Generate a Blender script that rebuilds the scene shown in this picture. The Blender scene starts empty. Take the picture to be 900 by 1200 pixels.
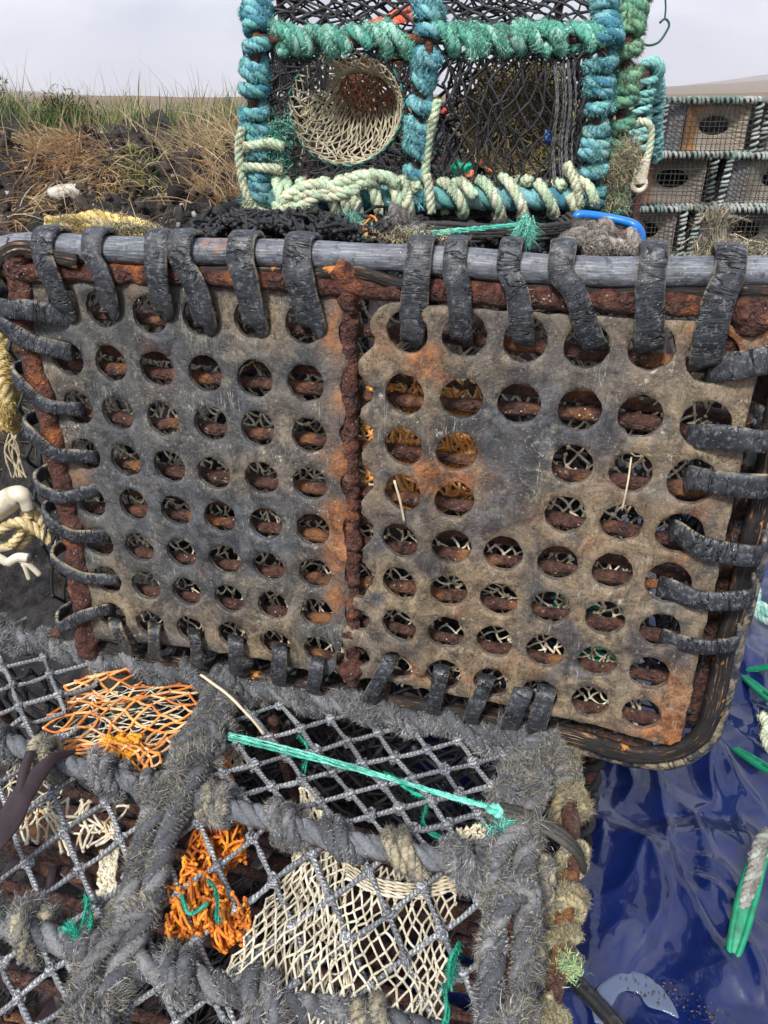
import bpy, math, random
import numpy as np
from mathutils import Vector, Matrix
from mathutils.geometry import delaunay_2d_cdt
random.seed(7); rng = np.random.default_rng(7)
C = bpy.context.scene.collection
V = lambda *a: np.array(a, float)
def nrm(v):
    v = np.asarray(v, float)
    return v / np.maximum(np.linalg.norm(v, axis=-1, keepdims=True), 1e-12)

# ------------------------------------------------------------------ camera
EYE = V(0, 0, 1.05); PITCH = math.radians(28.3); F = 890.0
sp, cp = math.sin(PITCH), math.cos(PITCH)
FW, DN, XR = V(0, cp, -sp), V(0, -sp, -cp), V(1, 0, 0)
def ray(px, py): return XR * ((px - 450) / F) + DN * ((py - 600) / F) + FW
def at(px, py, O, n):
    d = ray(px, py); return EYE + d * (np.dot(O - EYE, n) / np.dot(d, n))
def hz(px, py, z): return at(px, py, V(0, 0, z), V(0, 0, 1))
def atY(px, py, Y): return at(px, py, V(0, Y, 0), V(0, 1, 0))
def plane3(a, b, c):
    n = nrm(np.cross(b - a, c - a)); return a, n
def cam2w(c): return XR * c[0] + DN * c[1] + FW * c[2]

# the perforated base of the standing creel: a real upright plane, yawed 13 degrees
r1 = nrm(cam2w((.9685, .1344, -.2087))); r2 = cam2w((-.0134, .893, .449)); r2 = nrm(r2 - r1 * np.dot(r1, r2))
NP = nrm(np.cross(r1, r2)); 
if NP[1] > 0: NP = -NP                     # towards the camera
tL = cam2w(V(-6.27, -3.87, 14.38) * .05); tR = cam2w(V(.411, -3.017, 13.02) * .05)
PO = EYE + tL; PO = PO + NP * (np.dot(NP, tR - tL) * .5)
def PP(px, py, off=0.0): return at(px, py, PO + NP * off, NP)
def UVof(p): d = p - PO; return np.dot(d, r1), np.dot(d, r2)
def W(u, v, off=0.0): return PO + r1 * u + r2 * v + NP * off
UP = V(0, 0, 1)

# ------------------------------------------------------------------ noise
def _h(i, j, k, s):
    x = np.sin(i * 127.1 + j * 311.7 + k * 74.7 + s * 53.3) * 43758.5453
    return x - np.floor(x)
def vnoise(p, scale=1.0, seed=0):
    p = np.asarray(p, float) * scale + 100.0
    i = np.floor(p); f = p - i; f = f * f * (3 - 2 * f); r = 0
    for a in (0, 1):
        for b in (0, 1):
            for c in (0, 1):
                w = (f[..., 0] if a else 1 - f[..., 0]) * (f[..., 1] if b else 1 - f[..., 1]) * (f[..., 2] if c else 1 - f[..., 2])
                r = r + w * _h(i[..., 0] + a, i[..., 1] + b, i[..., 2] + c, seed)
    return r * 2 - 1
def fbm(p, scale=1.0, oct=4, seed=0):
    r = 0; a = .5
    for o in range(oct):
        r = r + a * vnoise(p, scale * 2 ** o, seed + o); a *= .5
    return r

# ------------------------------------------------------------------ mesh collector
class MB:
    def __init__(s): s.v = []; s.c = []; s.uv = []; s.q = []; s.t = []; s.n = 0
    def add(s, v, quads=None, tris=None, col=(1, 1, 1), uv=None):
        v = np.asarray(v, float).reshape(-1, 3); m = len(v)
        c = np.asarray(col, float)
        if c.ndim == 1: c = np.tile(c, (m, 1))
        s.v.append(v); s.c.append(c); s.uv.append(np.zeros((m, 2)) if uv is None else np.asarray(uv, float).reshape(-1, 2))
        if quads is not None and len(quads): s.q.append(np.asarray(quads, int) + s.n)
        if tris is not None and len(tris): s.t.append(np.asarray(tris, int) + s.n)
        s.n += m
    def build(s, name, mat, parent=None, smooth=True, loc=None):
        v = np.concatenate(s.v); c = np.concatenate(s.c); uv = np.concatenate(s.uv)
        q = np.concatenate(s.q) if s.q else np.zeros((0, 4), int)
        t = np.concatenate(s.t) if s.t else np.zeros((0, 3), int)
        o0 = V(0, 0, 0)
        if parent is not None: o0 = np.array(parent.matrix_basis.translation) if parent.type == 'EMPTY' else np.array(parent['_o'])
        elif loc is not None: o0 = np.asarray(loc, float)
        me = bpy.data.meshes.new(name)
        me.vertices.add(len(v)); me.vertices.foreach_set('co', (v - o0).ravel())
        idx = np.concatenate([q.ravel(), t.ravel()]).astype(np.int32)
        me.loops.add(len(idx)); me.loops.foreach_set('vertex_index', idx)
        me.polygons.add(len(q) + len(t))
        st = np.concatenate([np.arange(len(q)) * 4, len(q) * 4 + np.arange(len(t)) * 3]).astype(np.int32)
        me.polygons.foreach_set('loop_start', st)
        me.polygons.foreach_set('use_smooth', np.full(len(st), smooth))
        me.update(calc_edges=True)
        a = me.color_attributes.new('Col', 'FLOAT_COLOR', 'POINT')
        a.data.foreach_set('color', np.concatenate([c, np.ones((len(c), 1))], 1).ravel().astype(np.float32))
        ul = me.uv_layers.new(name='UVMap'); ul.data.foreach_set('uv', uv[idx].ravel().astype(np.float32))
        me.materials.append(mat)
        ob = bpy.data.objects.new(name, me); C.objects.link(ob)
        if parent is not None: ob.parent = parent; ob['_o'] = [0.0, 0.0, 0.0]
        if parent is None: ob.location = o0
        ob['_o'] = [float(x) for x in o0]
        return ob

def empty(name, loc, label, cat, group=None):
    o = bpy.data.objects.new(name, None); o.empty_display_size = .05; C.objects.link(o)
    o.location = Vector([float(x) for x in loc]); o['label'] = label; o['category'] = cat
    if group: o['group'] = group
    return o
def tag(o, label, cat, group=None):
    o['label'] = label; o['category'] = cat
    if group: o['group'] = group
    return o

def smooth_path(pts, n=None, step=None):
    P = np.array(pts, float)
    if len(P) == 2:
        L = np.linalg.norm(P[1] - P[0]); n = n or max(2, int(L / step) + 1)
        t = np.linspace(0, 1, n)[:, None]; return P[0] * (1 - t) + P[1] * t
    E_ = np.vstack([2 * P[0] - P[1], P, 2 * P[-1] - P[-2]]); out = []
    for i in range(len(P) - 1):
        a, b, c, d = E_[i:i + 4]; t = np.linspace(0, 1, 24, endpoint=False)[:, None]
        out.append(.5 * ((2 * b) + (-a + c) * t + (2 * a - 5 * b + 4 * c - d) * t ** 2 + (-a + 3 * b - 3 * c + d) * t ** 3))
    out = np.vstack(out + [P[-1:]])
    s = np.concatenate([[0], np.cumsum(np.linalg.norm(np.diff(out, axis=0), axis=1))])
    n = n or max(3, int(s[-1] / step) + 1)
    q = np.linspace(0, s[-1], n)
    return np.stack([np.interp(q, s, out[:, k]) for k in range(3)], 1)
def arclen(P): return np.concatenate([[0], np.cumsum(np.linalg.norm(np.diff(P, axis=0), axis=1))])
def frames(P, up=None):
    T = nrm(np.gradient(P, axis=0)); n = len(P); A = np.zeros_like(P)
    a = np.cross(T[0], up if up is not None else (V(0, 0, 1) if abs(T[0][2]) < .9 else V(1, 0, 0))); a = nrm(a)
    for i in range(n):
        a = a - T[i] * np.dot(a, T[i]); a = a / max(np.linalg.norm(a), 1e-9); A[i] = a
    return T, A, np.cross(T, A)
def tube(mb, P, r, k=8, col=(1, 1, 1), rough=0, rs=60, cap=True, flat=1.0, seed=0, up=None, closed=False):
    P = np.asarray(P, float); n = len(P); T, A, B = frames(P, up)
    r = np.broadcast_to(np.asarray(r, float), (n,)); th = np.arange(k) / k * 2 * math.pi
    d = A[:, None] * np.cos(th)[None, :, None] + B[:, None] * (np.sin(th) * flat)[None, :, None]
    v = P[:, None] + d * r[:, None, None]
    if rough: v = v + d * (fbm(v, rs, 3, seed)[..., None] * rough * 2)
    s = arclen(P)
    uv = np.stack(np.broadcast_arrays(s[:, None], (np.arange(k) / k)[None]), -1)
    i = np.arange(n - 1)[:, None]; j = np.arange(k)[None]
    q = np.stack(np.broadcast_arrays(i * k + j, i * k + (j + 1) % k, (i + 1) * k + (j + 1) % k, (i + 1) * k + j), -1).reshape(-1, 4)
    c = np.asarray(col, float)
    if c.ndim == 2: c = np.repeat(c, k, axis=0)
    vv = v.reshape(-1, 3); tr = []
    if cap:
        m = len(vv); vv = np.vstack([vv, P[:1], P[-1:]])
        if c.ndim == 2: c = np.vstack([c, c[:1], c[-1:]])
        uv = np.vstack([uv.reshape(-1, 2), uv[0, :1], uv[-1, :1]])
        tr = [(m, (x + 1) % k, x) for x in range(k)] + [(m + 1, (n - 1) * k + x, (n - 1) * k + (x + 1) % k) for x in range(k)]
    mb.add(vv, q, tr, c, uv)
def hairs(mb, base, dirs, length, width, col, bend=.4):
    n = len(base); length = np.broadcast_to(length, (n,))[:, None]; width = np.broadcast_to(width, (n,))[:, None]
    d = nrm(dirs); w = nrm(np.cross(d, rng.normal(size=(n, 3)))); b = rng.normal(size=(n, 3)) * bend
    m = base + d * length * .5; t = base + nrm(d + b) * length
    v = np.stack([base - w * width, base + w * width, m + w * width * .7, m - w * width * .7, t], 1).reshape(-1, 3)
    o = np.arange(n)[:, None] * 5
    c = np.asarray(col, float); c = np.repeat(np.broadcast_to(c, (n, 3)), 5, axis=0)
    mb.add(v, (o + np.array([[0, 1, 2, 3]])), (o + np.array([[3, 2, 4]])), c)
def colvar(cols, n, sc=.15):
    cols = np.atleast_2d(np.asarray(cols, float)); c = cols[rng.integers(0, len(cols), n)]
    return c * (1 + rng.uniform(-sc, sc, (n, 1)))
def strand_cols(P, cols, scale, seed=0, sc=.12):
    """runs of colour along a path"""
    cols = np.atleast_2d(np.asarray(cols, float))
    x = (vnoise(P, scale, seed) * .5 + .5 + rng.uniform(-.04, .04, len(P))) * len(cols)
    i = np.clip(x.astype(int), 0, len(cols) - 1)
    return cols[i] * (1 + sc * vnoise(P, scale * 6, seed + 3))[:, None]
def rope(mb, pts, R, pitch=.05, strands=3, cols=((.2, .2, .2),), hair=0, hl=.008, hw=.0003, hcols=None, k=7, step=None, seed=0, csc=8, rough=.0006, phase=0):
    P = smooth_path(pts, step=step or max(R * .35, .0025)); s = arclen(P); T, A, B = frames(P)
    rs = R * (.56 if strands == 3 else .6 if strands == 2 else 1.0); rc = R - rs
    for j in range(strands):
        ph = phase + 2 * math.pi * (j / strands + s / pitch)
        Q = P + A * (np.cos(ph) * rc)[:, None] + B * (np.sin(ph) * rc)[:, None]
        tube(mb, Q, rs * (1 + .12 * vnoise(Q, 90, j)), k, strand_cols(Q, cols, csc, seed + j), rough, 150, seed=seed + j)
    if hair:
        n = int(hair * s[-1]); i = rng.integers(0, len(P), n); th = rng.uniform(0, 2 * math.pi, n)
        d = A[i] * np.cos(th)[:, None] + B[i] * np.sin(th)[:, None]
        clump = np.clip(vnoise(P[i] + d * R, 48, seed + 9) * 1.2 + .65, .3, 1.5)
        hc = colvar(hcols if hcols is not None else cols, n, .25)
        base = P[i] + d * (R * .85)
        fl = nrm(fbm_vec(base, 60, seed))
        hairs(mb, base, d * .5 + fl * 1.2 + T[i] * .25 + rng.normal(size=(n, 3)) * .35, rng.uniform(.3, 1.15, n) * hl * clump, hw * rng.uniform(.6, 1.3, n), hc, .7)
def fbm_vec(p, sc, seed): return np.stack([vnoise(p, sc, seed + 11 * k) for k in range(3)], -1) + 1e-6
def coil(mb, pts, Rc, r, pitch, cols, hair=0, hl=.008, hcols=None, tilt=0, seed=0, skip=0, flat=1.0, k=8, strands=3, irregular=.15, csc=10, hw=.0003):
    """rope wound round a bar"""
    P = smooth_path(pts, step=.002); s = arclen(P); T, A, B = frames(P)
    L = s[-1]; m = max(4, int(L / pitch * 16)); q = np.linspace(0, L, m)
    q2 = q + irregular * pitch * np.sin(q / pitch * 1.7 + seed) ; q2 = np.clip(q2, 0, L)
    f = lambda M: np.stack([np.interp(q2, s, M[:, k_]) for k_ in range(3)], 1)
    ph = q / pitch * 2 * math.pi + seed
    rr = Rc * (1 + .14 * np.sin(q / pitch * .9 + seed * 2))
    a, b, t = f(A), f(B), nrm(f(T))
    Q = f(P) + a * (np.cos(ph) * rr)[:, None] + b * (np.sin(ph) * rr)[:, None] + t * (tilt * np.sin(ph + .6))[:, None]
    if strands > 1: rope(mb, Q, r, r * 5, strands, cols, hair, hl, hw, hcols, k, step=max(r * .45, .002), seed=seed, csc=csc)
    else: rope(mb, Q, r, 1, 1, cols, hair, hl, hw, hcols, k, step=max(r * .4, .002), seed=seed, csc=csc)

def edges_batch(mb, P0, P1, r, k=6, col=(1, 1, 1), sag=.0, rings=4):
    P0 = np.asarray(P0, float); P1 = np.asarray(P1, float); n = len(P0)
    if n == 0: return
    d = nrm(P1 - P0); L = np.linalg.norm(P1 - P0, axis=1)[:, None]
    a = nrm(np.cross(d, V(.3, .2, .93))); b = np.cross(d, a)
    off = (a * rng.normal(size=(n, 1)) + b * rng.normal(size=(n, 1))) * L * sag + V(0, 0, -1) * L * sag * .5
    t = np.linspace(0, 1, rings); th = np.arange(k) / k * 2 * math.pi
    r_ = np.broadcast_to(r, (n,))
    rr = r_[:, None] * (1 + .13 * rng.normal(size=(n, rings)))
    ctr = P0[:, None] * (1 - t)[None, :, None] + P1[:, None] * t[None, :, None] + off[:, None] * (4 * t * (1 - t))[None, :, None]
    dd = a[:, None] * np.cos(th)[None, :, None] + b[:, None] * np.sin(th)[None, :, None]
    v = ctr[:, :, None] + dd[:, None] * rr[:, :, None, None]
    uv = np.zeros((n, rings, k, 2)); uv[..., 0] = t[None, :, None] * L[:, :, None] + rng.uniform(0, 9, (n, 1, 1)); uv[..., 1] = (np.arange(k) / k)[None, None]
    o = (np.arange(n) * rings * k)[:, None, None]; i = np.arange(rings - 1)[None, :, None]; j = np.arange(k)[None, None]
    q = np.stack(np.broadcast_arrays(o + i * k + j, o + i * k + (j + 1) % k, o + (i + 1) * k + (j + 1) % k, o + (i + 1) * k + j), -1).reshape(-1, 4)
    c = np.asarray(col, float); c = np.repeat(np.broadcast_to(c, (n, 3)), rings * k, axis=0)
    mb.add(v, q, None, c, uv)
def blobs(mb, Pc, r, col=(1, 1, 1), k=7, m=5, jit=.25):
    Pc = np.asarray(Pc, float); n = len(Pc)
    if n == 0: return
    r = np.broadcast_to(r, (n,)); ph = np.linspace(.12, math.pi - .12, m); th = np.arange(k) / k * 2 * math.pi
    u = np.stack([np.sin(ph)[:, None] * np.cos(th)[None], np.sin(ph)[:, None] * np.sin(th)[None], np.cos(ph)[:, None] * np.ones(k)[None]], -1)
    v = Pc[:, None, None] + u[None] * (r[:, None, None] * (1 + jit * rng.normal(size=(n, m, k)).clip(-1.5, 1.5)))[..., None]
    o = (np.arange(n) * m * k)[:, None, None]; i = np.arange(m - 1)[None, :, None]; j = np.arange(k)[None, None]
    q = np.stack(np.broadcast_arrays(o + i * k + j, o + (i + 1) * k + j, o + (i + 1) * k + (j + 1) % k, o + i * k + (j + 1) % k), -1).reshape(-1, 4)
    c = np.asarray(col, float); c = np.repeat(np.broadcast_to(c, (n, 3)), m * k, axis=0)
    mb.add(v, q, None, c, np.tile(np.stack(np.broadcast_arrays((ph * r.mean())[:, None], (np.arange(k) / k)[None]), -1).reshape(-1, 2), (n, 1)))
def knots(mb, P, r, col):
    P = np.asarray(P, float); n = len(P)
    if n == 0: return
    blobs(mb, P, r * 1.35, col, jit=.12)
    for _ in range(2):                       # two short turns of twine round each knot
        a = nrm(rng.normal(size=(n, 3))); b = nrm(np.cross(a, rng.normal(size=(n, 3))))
        e = nrm(np.cross(a, b)); q0 = P + a * r * 1.1 + e * r * .7; q1 = P - a * r * 1.1 + b * r * .5 + e * r * .7
        edges_batch(mb, q0, q1, r * .85, 5, col, .12, 4)
def patch(top, bot, nt=40):
    """(s,t) -> point between two polylines"""
    A = smooth_path(top, n=64); B = smooth_path(bot, n=64)
    def f(s, t):
        s = np.clip(np.asarray(s, float), 0, 1) * 63; i = np.minimum(s.astype(int), 62); w = (s - i)[..., None]
        a = A[i] * (1 - w) + A[i + 1] * w; b = B[i] * (1 - w) + B[i + 1] * w; t = np.asarray(t, float)[..., None]
        return a * (1 - t) + b * t
    return f
def diamond(mb, f, nu, nv, r, cols, jit=.2, sag=.03, bulge=None, knot=1.0, k=6, drop=0.0, close=False, warp=.3):
    i, j = np.meshgrid(np.arange(nu + 1), np.arange(nv + 1), indexing='ij')
    s = (i + (j % 2) * .5) / (nu + .5 if not close else nu + 1); t = j / nv
    s_ = s + (rng.uniform(-1, 1, s.shape) * jit / nu) * ((s > .02) & (s < .98)); t_ = t + rng.uniform(-1, 1, t.shape) * jit / nv * ((t > .02) & (t < .98))
    if warp:
        w = np.stack([s * 3, t * 3, s * 0], -1); s_ = s_ + warp / nu * vnoise(w, 1.3, 5); t_ = t_ + warp / nv * vnoise(w, 1.3, 8)
    P = f(np.clip(s_, 0, 1), np.clip(t_, 0, 1))
    if bulge is not None: P = P + bulge(s, t)
    E0, E1 = [], []
    N = nu + 1
    for jj in range(nv):
        for ii in range(N):
            o = (0, -1) if jj % 2 == 0 else (0, 1)
            for d in o:
                a = ii + d
                if close: a %= N
                if 0 <= a < N and rng.random() > drop: E0.append(P[ii, jj]); E1.append(P[a, jj + 1])
    cl = colvar(cols, len(E0)); edges_batch(mb, E0, E1, r, k, cl, sag)
    if knot: 
        Q = P.reshape(-1, 3); (knots if knot > 1.2 else blobs)(mb, Q, r * (1.0 if knot > 1.2 else 1.5 * knot), colvar(cols, len(Q)))
    return P
def inside(x, y, poly):
    c = False; n = len(poly)
    for i in range(n):
        x0, y0 = poly[i]; x1, y1 = poly[i - 1]
        if (y0 > y) != (y1 > y) and x < (x1 - x0) * (y - y0) / (y1 - y0) + x0: c = not c
    return c
def skew_net(mb, proj, O, a, b, poly, r, cols, jit=2.2, sag=.02, rng_i=range(-30, 30), da=(0, 0), kn=1):
    K = {}
    for i in rng_i:
        for j in rng_i:
            x = O[0] + a[0] * i + b[0] * j; y = O[1] + a[1] * i + b[1] * j
            if -260 < x < 900 and 600 < y < 1500: K[i, j] = (x + random.uniform(-jit, jit), y + random.uniform(-jit, jit))
    E0, E1, Kn = [], [], []
    for (i, j), p in K.items():
        if inside(*p, poly): Kn.append(proj(*p))
        for d in ((1, 0), (0, 1)):
            q = K.get((i + d[0], j + d[1]))
            if q and (inside(*p, poly) or inside(*q, poly)):
                u_, w_ = proj(*p), proj(*q)
                if np.linalg.norm(u_ - w_) < .09: E0.append(u_); E1.append(w_)
    edges_batch(mb, E0, E1, r, 8, colvar(cols, len(E0)), sag, 6); knots(mb, Kn, r * 1.65, colvar(cols, len(Kn)))

def band(mb, P, N, w, th, col=(1, 1, 1), wob=.0012, curl=.0015, seed=0, nw=8):
    """flat strap: rounded section, width w along cross(T,N)"""
    n = len(P); T = nrm(np.gradient(P, axis=0)); N = nrm(N - T * np.sum(N * T, 1, keepdims=True)); S = np.cross(T, N)
    w = np.broadcast_to(w, (n,)).copy(); s = arclen(P)
    x = np.linspace(-1, 1, nw); x[1] = -.9; x[-2] = .9; top = np.stack([x, np.ones(nw)], 1); bt = np.stack([x[::-1], -np.ones(nw)], 1)
    top[0, 1] = top[-1, 1] = .35; bt[0, 1] = bt[-1, 1] = -.35
    top[1, 1] = top[-2, 1] = .9
    sec = np.vstack([top, bt]); k = len(sec)
    v = P[:, None] + S[:, None] * (sec[:, 0][None] * w[:, None] * .5)[..., None] + N[:, None] * (sec[:, 1] * th * .5 - curl * (sec[:, 0] ** 2))[None, :, None]
    v = v + N[:, None] * ((fbm(v, 60, 2, seed) * wob + fbm(v, 300, 2, seed) * .0004))[..., None] + S[:, None] * (vnoise(v, 30, seed + 4) * wob)[..., None]
    uv = np.stack(np.broadcast_arrays(s[:, None] + seed * .37, (sec[:, 0] * .5)[None] * w[:, None] + seed * .11), -1)
    i = np.arange(n - 1)[:, None]; j = np.arange(k)[None]
    q = np.stack(np.broadcast_arrays(i * k + j, i * k + (j + 1) % k, (i + 1) * k + (j + 1) % k, (i + 1) * k + j), -1).reshape(-1, 4)
    caps = [list(range(k))[::-1], [(n - 1) * k + x_ for x_ in range(k)]]
    tr = []
    if isinstance(col, str):
        cc = np.zeros((n, k, 3)); cc[:, [0, nw - 1, nw, 2 * nw - 1], 0] = 1; cc[:, [nw + 1, 2 * nw - 2], 0] = .6; col = cc.reshape(-1, 3)
    for cpf in caps: tr += [(cpf[0], cpf[a_], cpf[a_ + 1]) for a_ in range(1, k - 1)]
    mb.add(v.reshape(-1, 3), q, tr, col, uv.reshape(-1, 2))

# ------------------------------------------------------------------ materials
class NT:
    def __init__(s, name):
        s.m = bpy.data.materials.new(name); s.m.use_nodes = True; s.t = s.m.node_tree; s.N = s.t.nodes; s.b = s.N['Principled BSDF']
    def n(s, ty, **kw):
        x = s.N.new(ty)
        for k_, v_ in kw.items(): setattr(x, k_, v_)
        return x
    def l(s, a, b): s.t.links.new(a, b)
    def coord(s, kind='Object', scale=(1, 1, 1)):
        c = s.n('ShaderNodeTexCoord'); m = s.n('ShaderNodeMapping'); m.inputs['Scale'].default_value = scale; s.l(c.outputs[kind], m.inputs[0]); return m.outputs[0]
    def noise(s, vec, scale, detail=4, rough=.6, dist=0):
        x = s.n('ShaderNodeTexNoise'); x.inputs['Scale'].default_value = scale; x.inputs['Detail'].default_value = detail
        x.inputs['Roughness'].default_value = rough; x.inputs['Distortion'].default_value = dist; s.l(vec, x.inputs['Vector']); return x.outputs[0]
    def vor(s, vec, scale, feature='F1'):
        x = s.n('ShaderNodeTexVoronoi'); x.feature = feature; x.inputs['Scale'].default_value = scale; s.l(vec, x.inputs['Vector']); return x.outputs[0]
    def ramp(s, fac, stops):
        x = s.n('ShaderNodeValToRGB'); e = x.color_ramp.elements
        while len(e) < len(stops): e.new(.5)
        for el, (p, c) in zip(e, stops):
            el.position = p; el.color = (c, c, c, 1) if not hasattr(c, '__len__') else (*c, 1)
        s.l(fac, x.inputs[0]); return x.outputs[0]
    def mix(s, f, a, b, mode='MIX'):
        x = s.n('ShaderNodeMix', data_type='RGBA', blend_type=mode)
        for sock, val in ((x.inputs[0], f), (x.inputs[6], a), (x.inputs[7], b)):
            if hasattr(val, 'links'): s.l(val, sock)
            elif hasattr(val, '__len__'): sock.default_value = (*val, 1)
            else: sock.default_value = val
        return x.outputs[2]
    def math(s, op, a, b=0, clamp=False):
        x = s.n('ShaderNodeMath', operation=op); x.use_clamp = clamp
        for sock, val in ((x.inputs[0], a), (x.inputs[1], b)):
            if hasattr(val, 'links'): s.l(val, sock)
            else: sock.default_value = val
        return x.outputs[0]
    def attr(s, name='Col'):
        x = s.n('ShaderNodeVertexColor'); x.layer_name = name; return x.outputs[0]
    def sep(s, c):
        x = s.n('ShaderNodeSeparateColor'); s.l(c, x.inputs[0]); return x.outputs
    def bump(s, h, strength=.5, dist=.001, prev=None):
        x = s.n('ShaderNodeBump'); x.inputs['Strength'].default_value = strength; x.inputs['Distance'].default_value = dist; s.l(h, x.inputs['Height'])
        if prev is not None: s.l(prev, x.inputs['Normal'])
        return x.outputs[0]
    def out(s, col=None, rough=None, normal=None, spec=None):
        def st(k_, v_):
            if v_ is None: return
            if hasattr(v_, 'links'): s.l(v_, s.b.inputs[k_])
            else: s.b.inputs[k_].default_value = (*v_, 1) if hasattr(v_, '__len__') else v_
        st('Base Color', col); st('Roughness', rough); st('Normal', normal); st('Specular IOR Level', spec); return s.m

def m_fibre(name, rough=.85, lo=.6, hi=1.35, sc=350, spec=.3, bstr=.5):
    t = NT(name); o = t.coord(); n = t.noise(o, sc, 3, .7); f = t.ramp(n, [(.3, lo), (.7, hi)])
    big = t.ramp(t.noise(o, 28, 3, .6), [(.35, .72), (.65, 1.2)])
    c = t.mix(1.0, t.mix(1.0, t.attr(), f, 'MULTIPLY'), big, 'MULTIPLY')
    return t.out(c, rough, t.bump(t.noise(o, sc * 2, 2, .7), bstr, .0006), spec)
M = {}
M['fibre'] = m_fibre('weathered_rope_fibre')
M['twine'] = m_fibre('net_twine', .6, .7, 1.25, 500, .4)
def m_grey_twine():
    t = NT('braided_grey_twine'); o = t.coord(); u = t.coord('UV', (1, .012, 1))
    w = t.n('ShaderNodeTexWave'); w.wave_type = 'BANDS'; w.bands_direction = 'DIAGONAL'; w.inputs['Scale'].default_value = 150; w.inputs['Distortion'].default_value = 2.5; w.inputs['Detail'].default_value = 2
    t.l(u, w.inputs['Vector'])
    n = t.ramp(t.noise(o, 620, 3, .75), [(.36, .3), (.5, .85), (.62, 1.5)])
    c = t.mix(1.0, t.attr(), n, 'MULTIPLY'); c = t.mix(t.ramp(w.outputs[1], [(.35, 0), (.7, .7)]), c, (.05, .054, .062))
    return t.out(c, .5, t.bump(w.outputs[1], .7, .0008, t.bump(n, .5, .0005)), .45)
M['grey_twine'] = m_grey_twine()
def m_rust(name='rusted_steel', dark=(.022, .010, .010), mid=(.105, .032, .022), bright=(.40, .13, .035), pale=.5, br=.64):
    t = NT(name); o = t.coord(); n1 = t.noise(o, 45, 6, .65); n2 = t.noise(o, 160, 5, .7, .4); n3 = t.noise(o, 22, 4, .6)
    c = t.mix(t.ramp(n1, [(.38, 0), (.62, 1)]), dark, mid); c = t.mix(t.ramp(n2, [(.4, 0), (.6, .75)]), c, (.16, .062, .042)); c = t.mix(t.ramp(t.noise(o, 75, 6, .75), [(.33, .9), (.44, 0)]), c, (.018, .011, .01)); c = t.mix(t.ramp(t.noise(o, 95, 5, .7), [(.6, 0), (.66, .5 * pale)]), c, (.42, .35, .26))
    c = t.mix(t.ramp(n3, [(br - .06, 0), (br + .05, 1)]), c, bright)
    sp = t.ramp(t.vor(o, 190), [(.10, 1), (.2, 0)]); g = t.ramp(t.noise(o, 40, 3), [(.5, 0), (.6, pale)])
    c = t.mix(t.math('MULTIPLY', sp, g), c, (.62, .58, .5))
    fl = t.vor(o, 140); h = t.math('ADD', t.math('ADD', t.math('MULTIPLY', n2, .8), n1), t.math('MULTIPLY', t.math('ABSOLUTE', t.math('SUBTRACT', t.noise(o, 110, 4, .6, .8), .5)), 2.2))
    return t.out(c, t.ramp(n2, [(.3, .3), (.7, .8)]), t.bump(h, 1.0, .006), .5)
M['rust'] = m_rust(); M['rust_rod'] = m_rust('rusted_rod', (.026, .018, .017), (.095, .052, .042), (.30, .13, .05), 1.0, .6)
M['slat'] = m_rust('dark_wet_slat', (.018, .011, .009), (.04, .02, .016), (.09, .035, .02), .3, .68)
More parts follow.
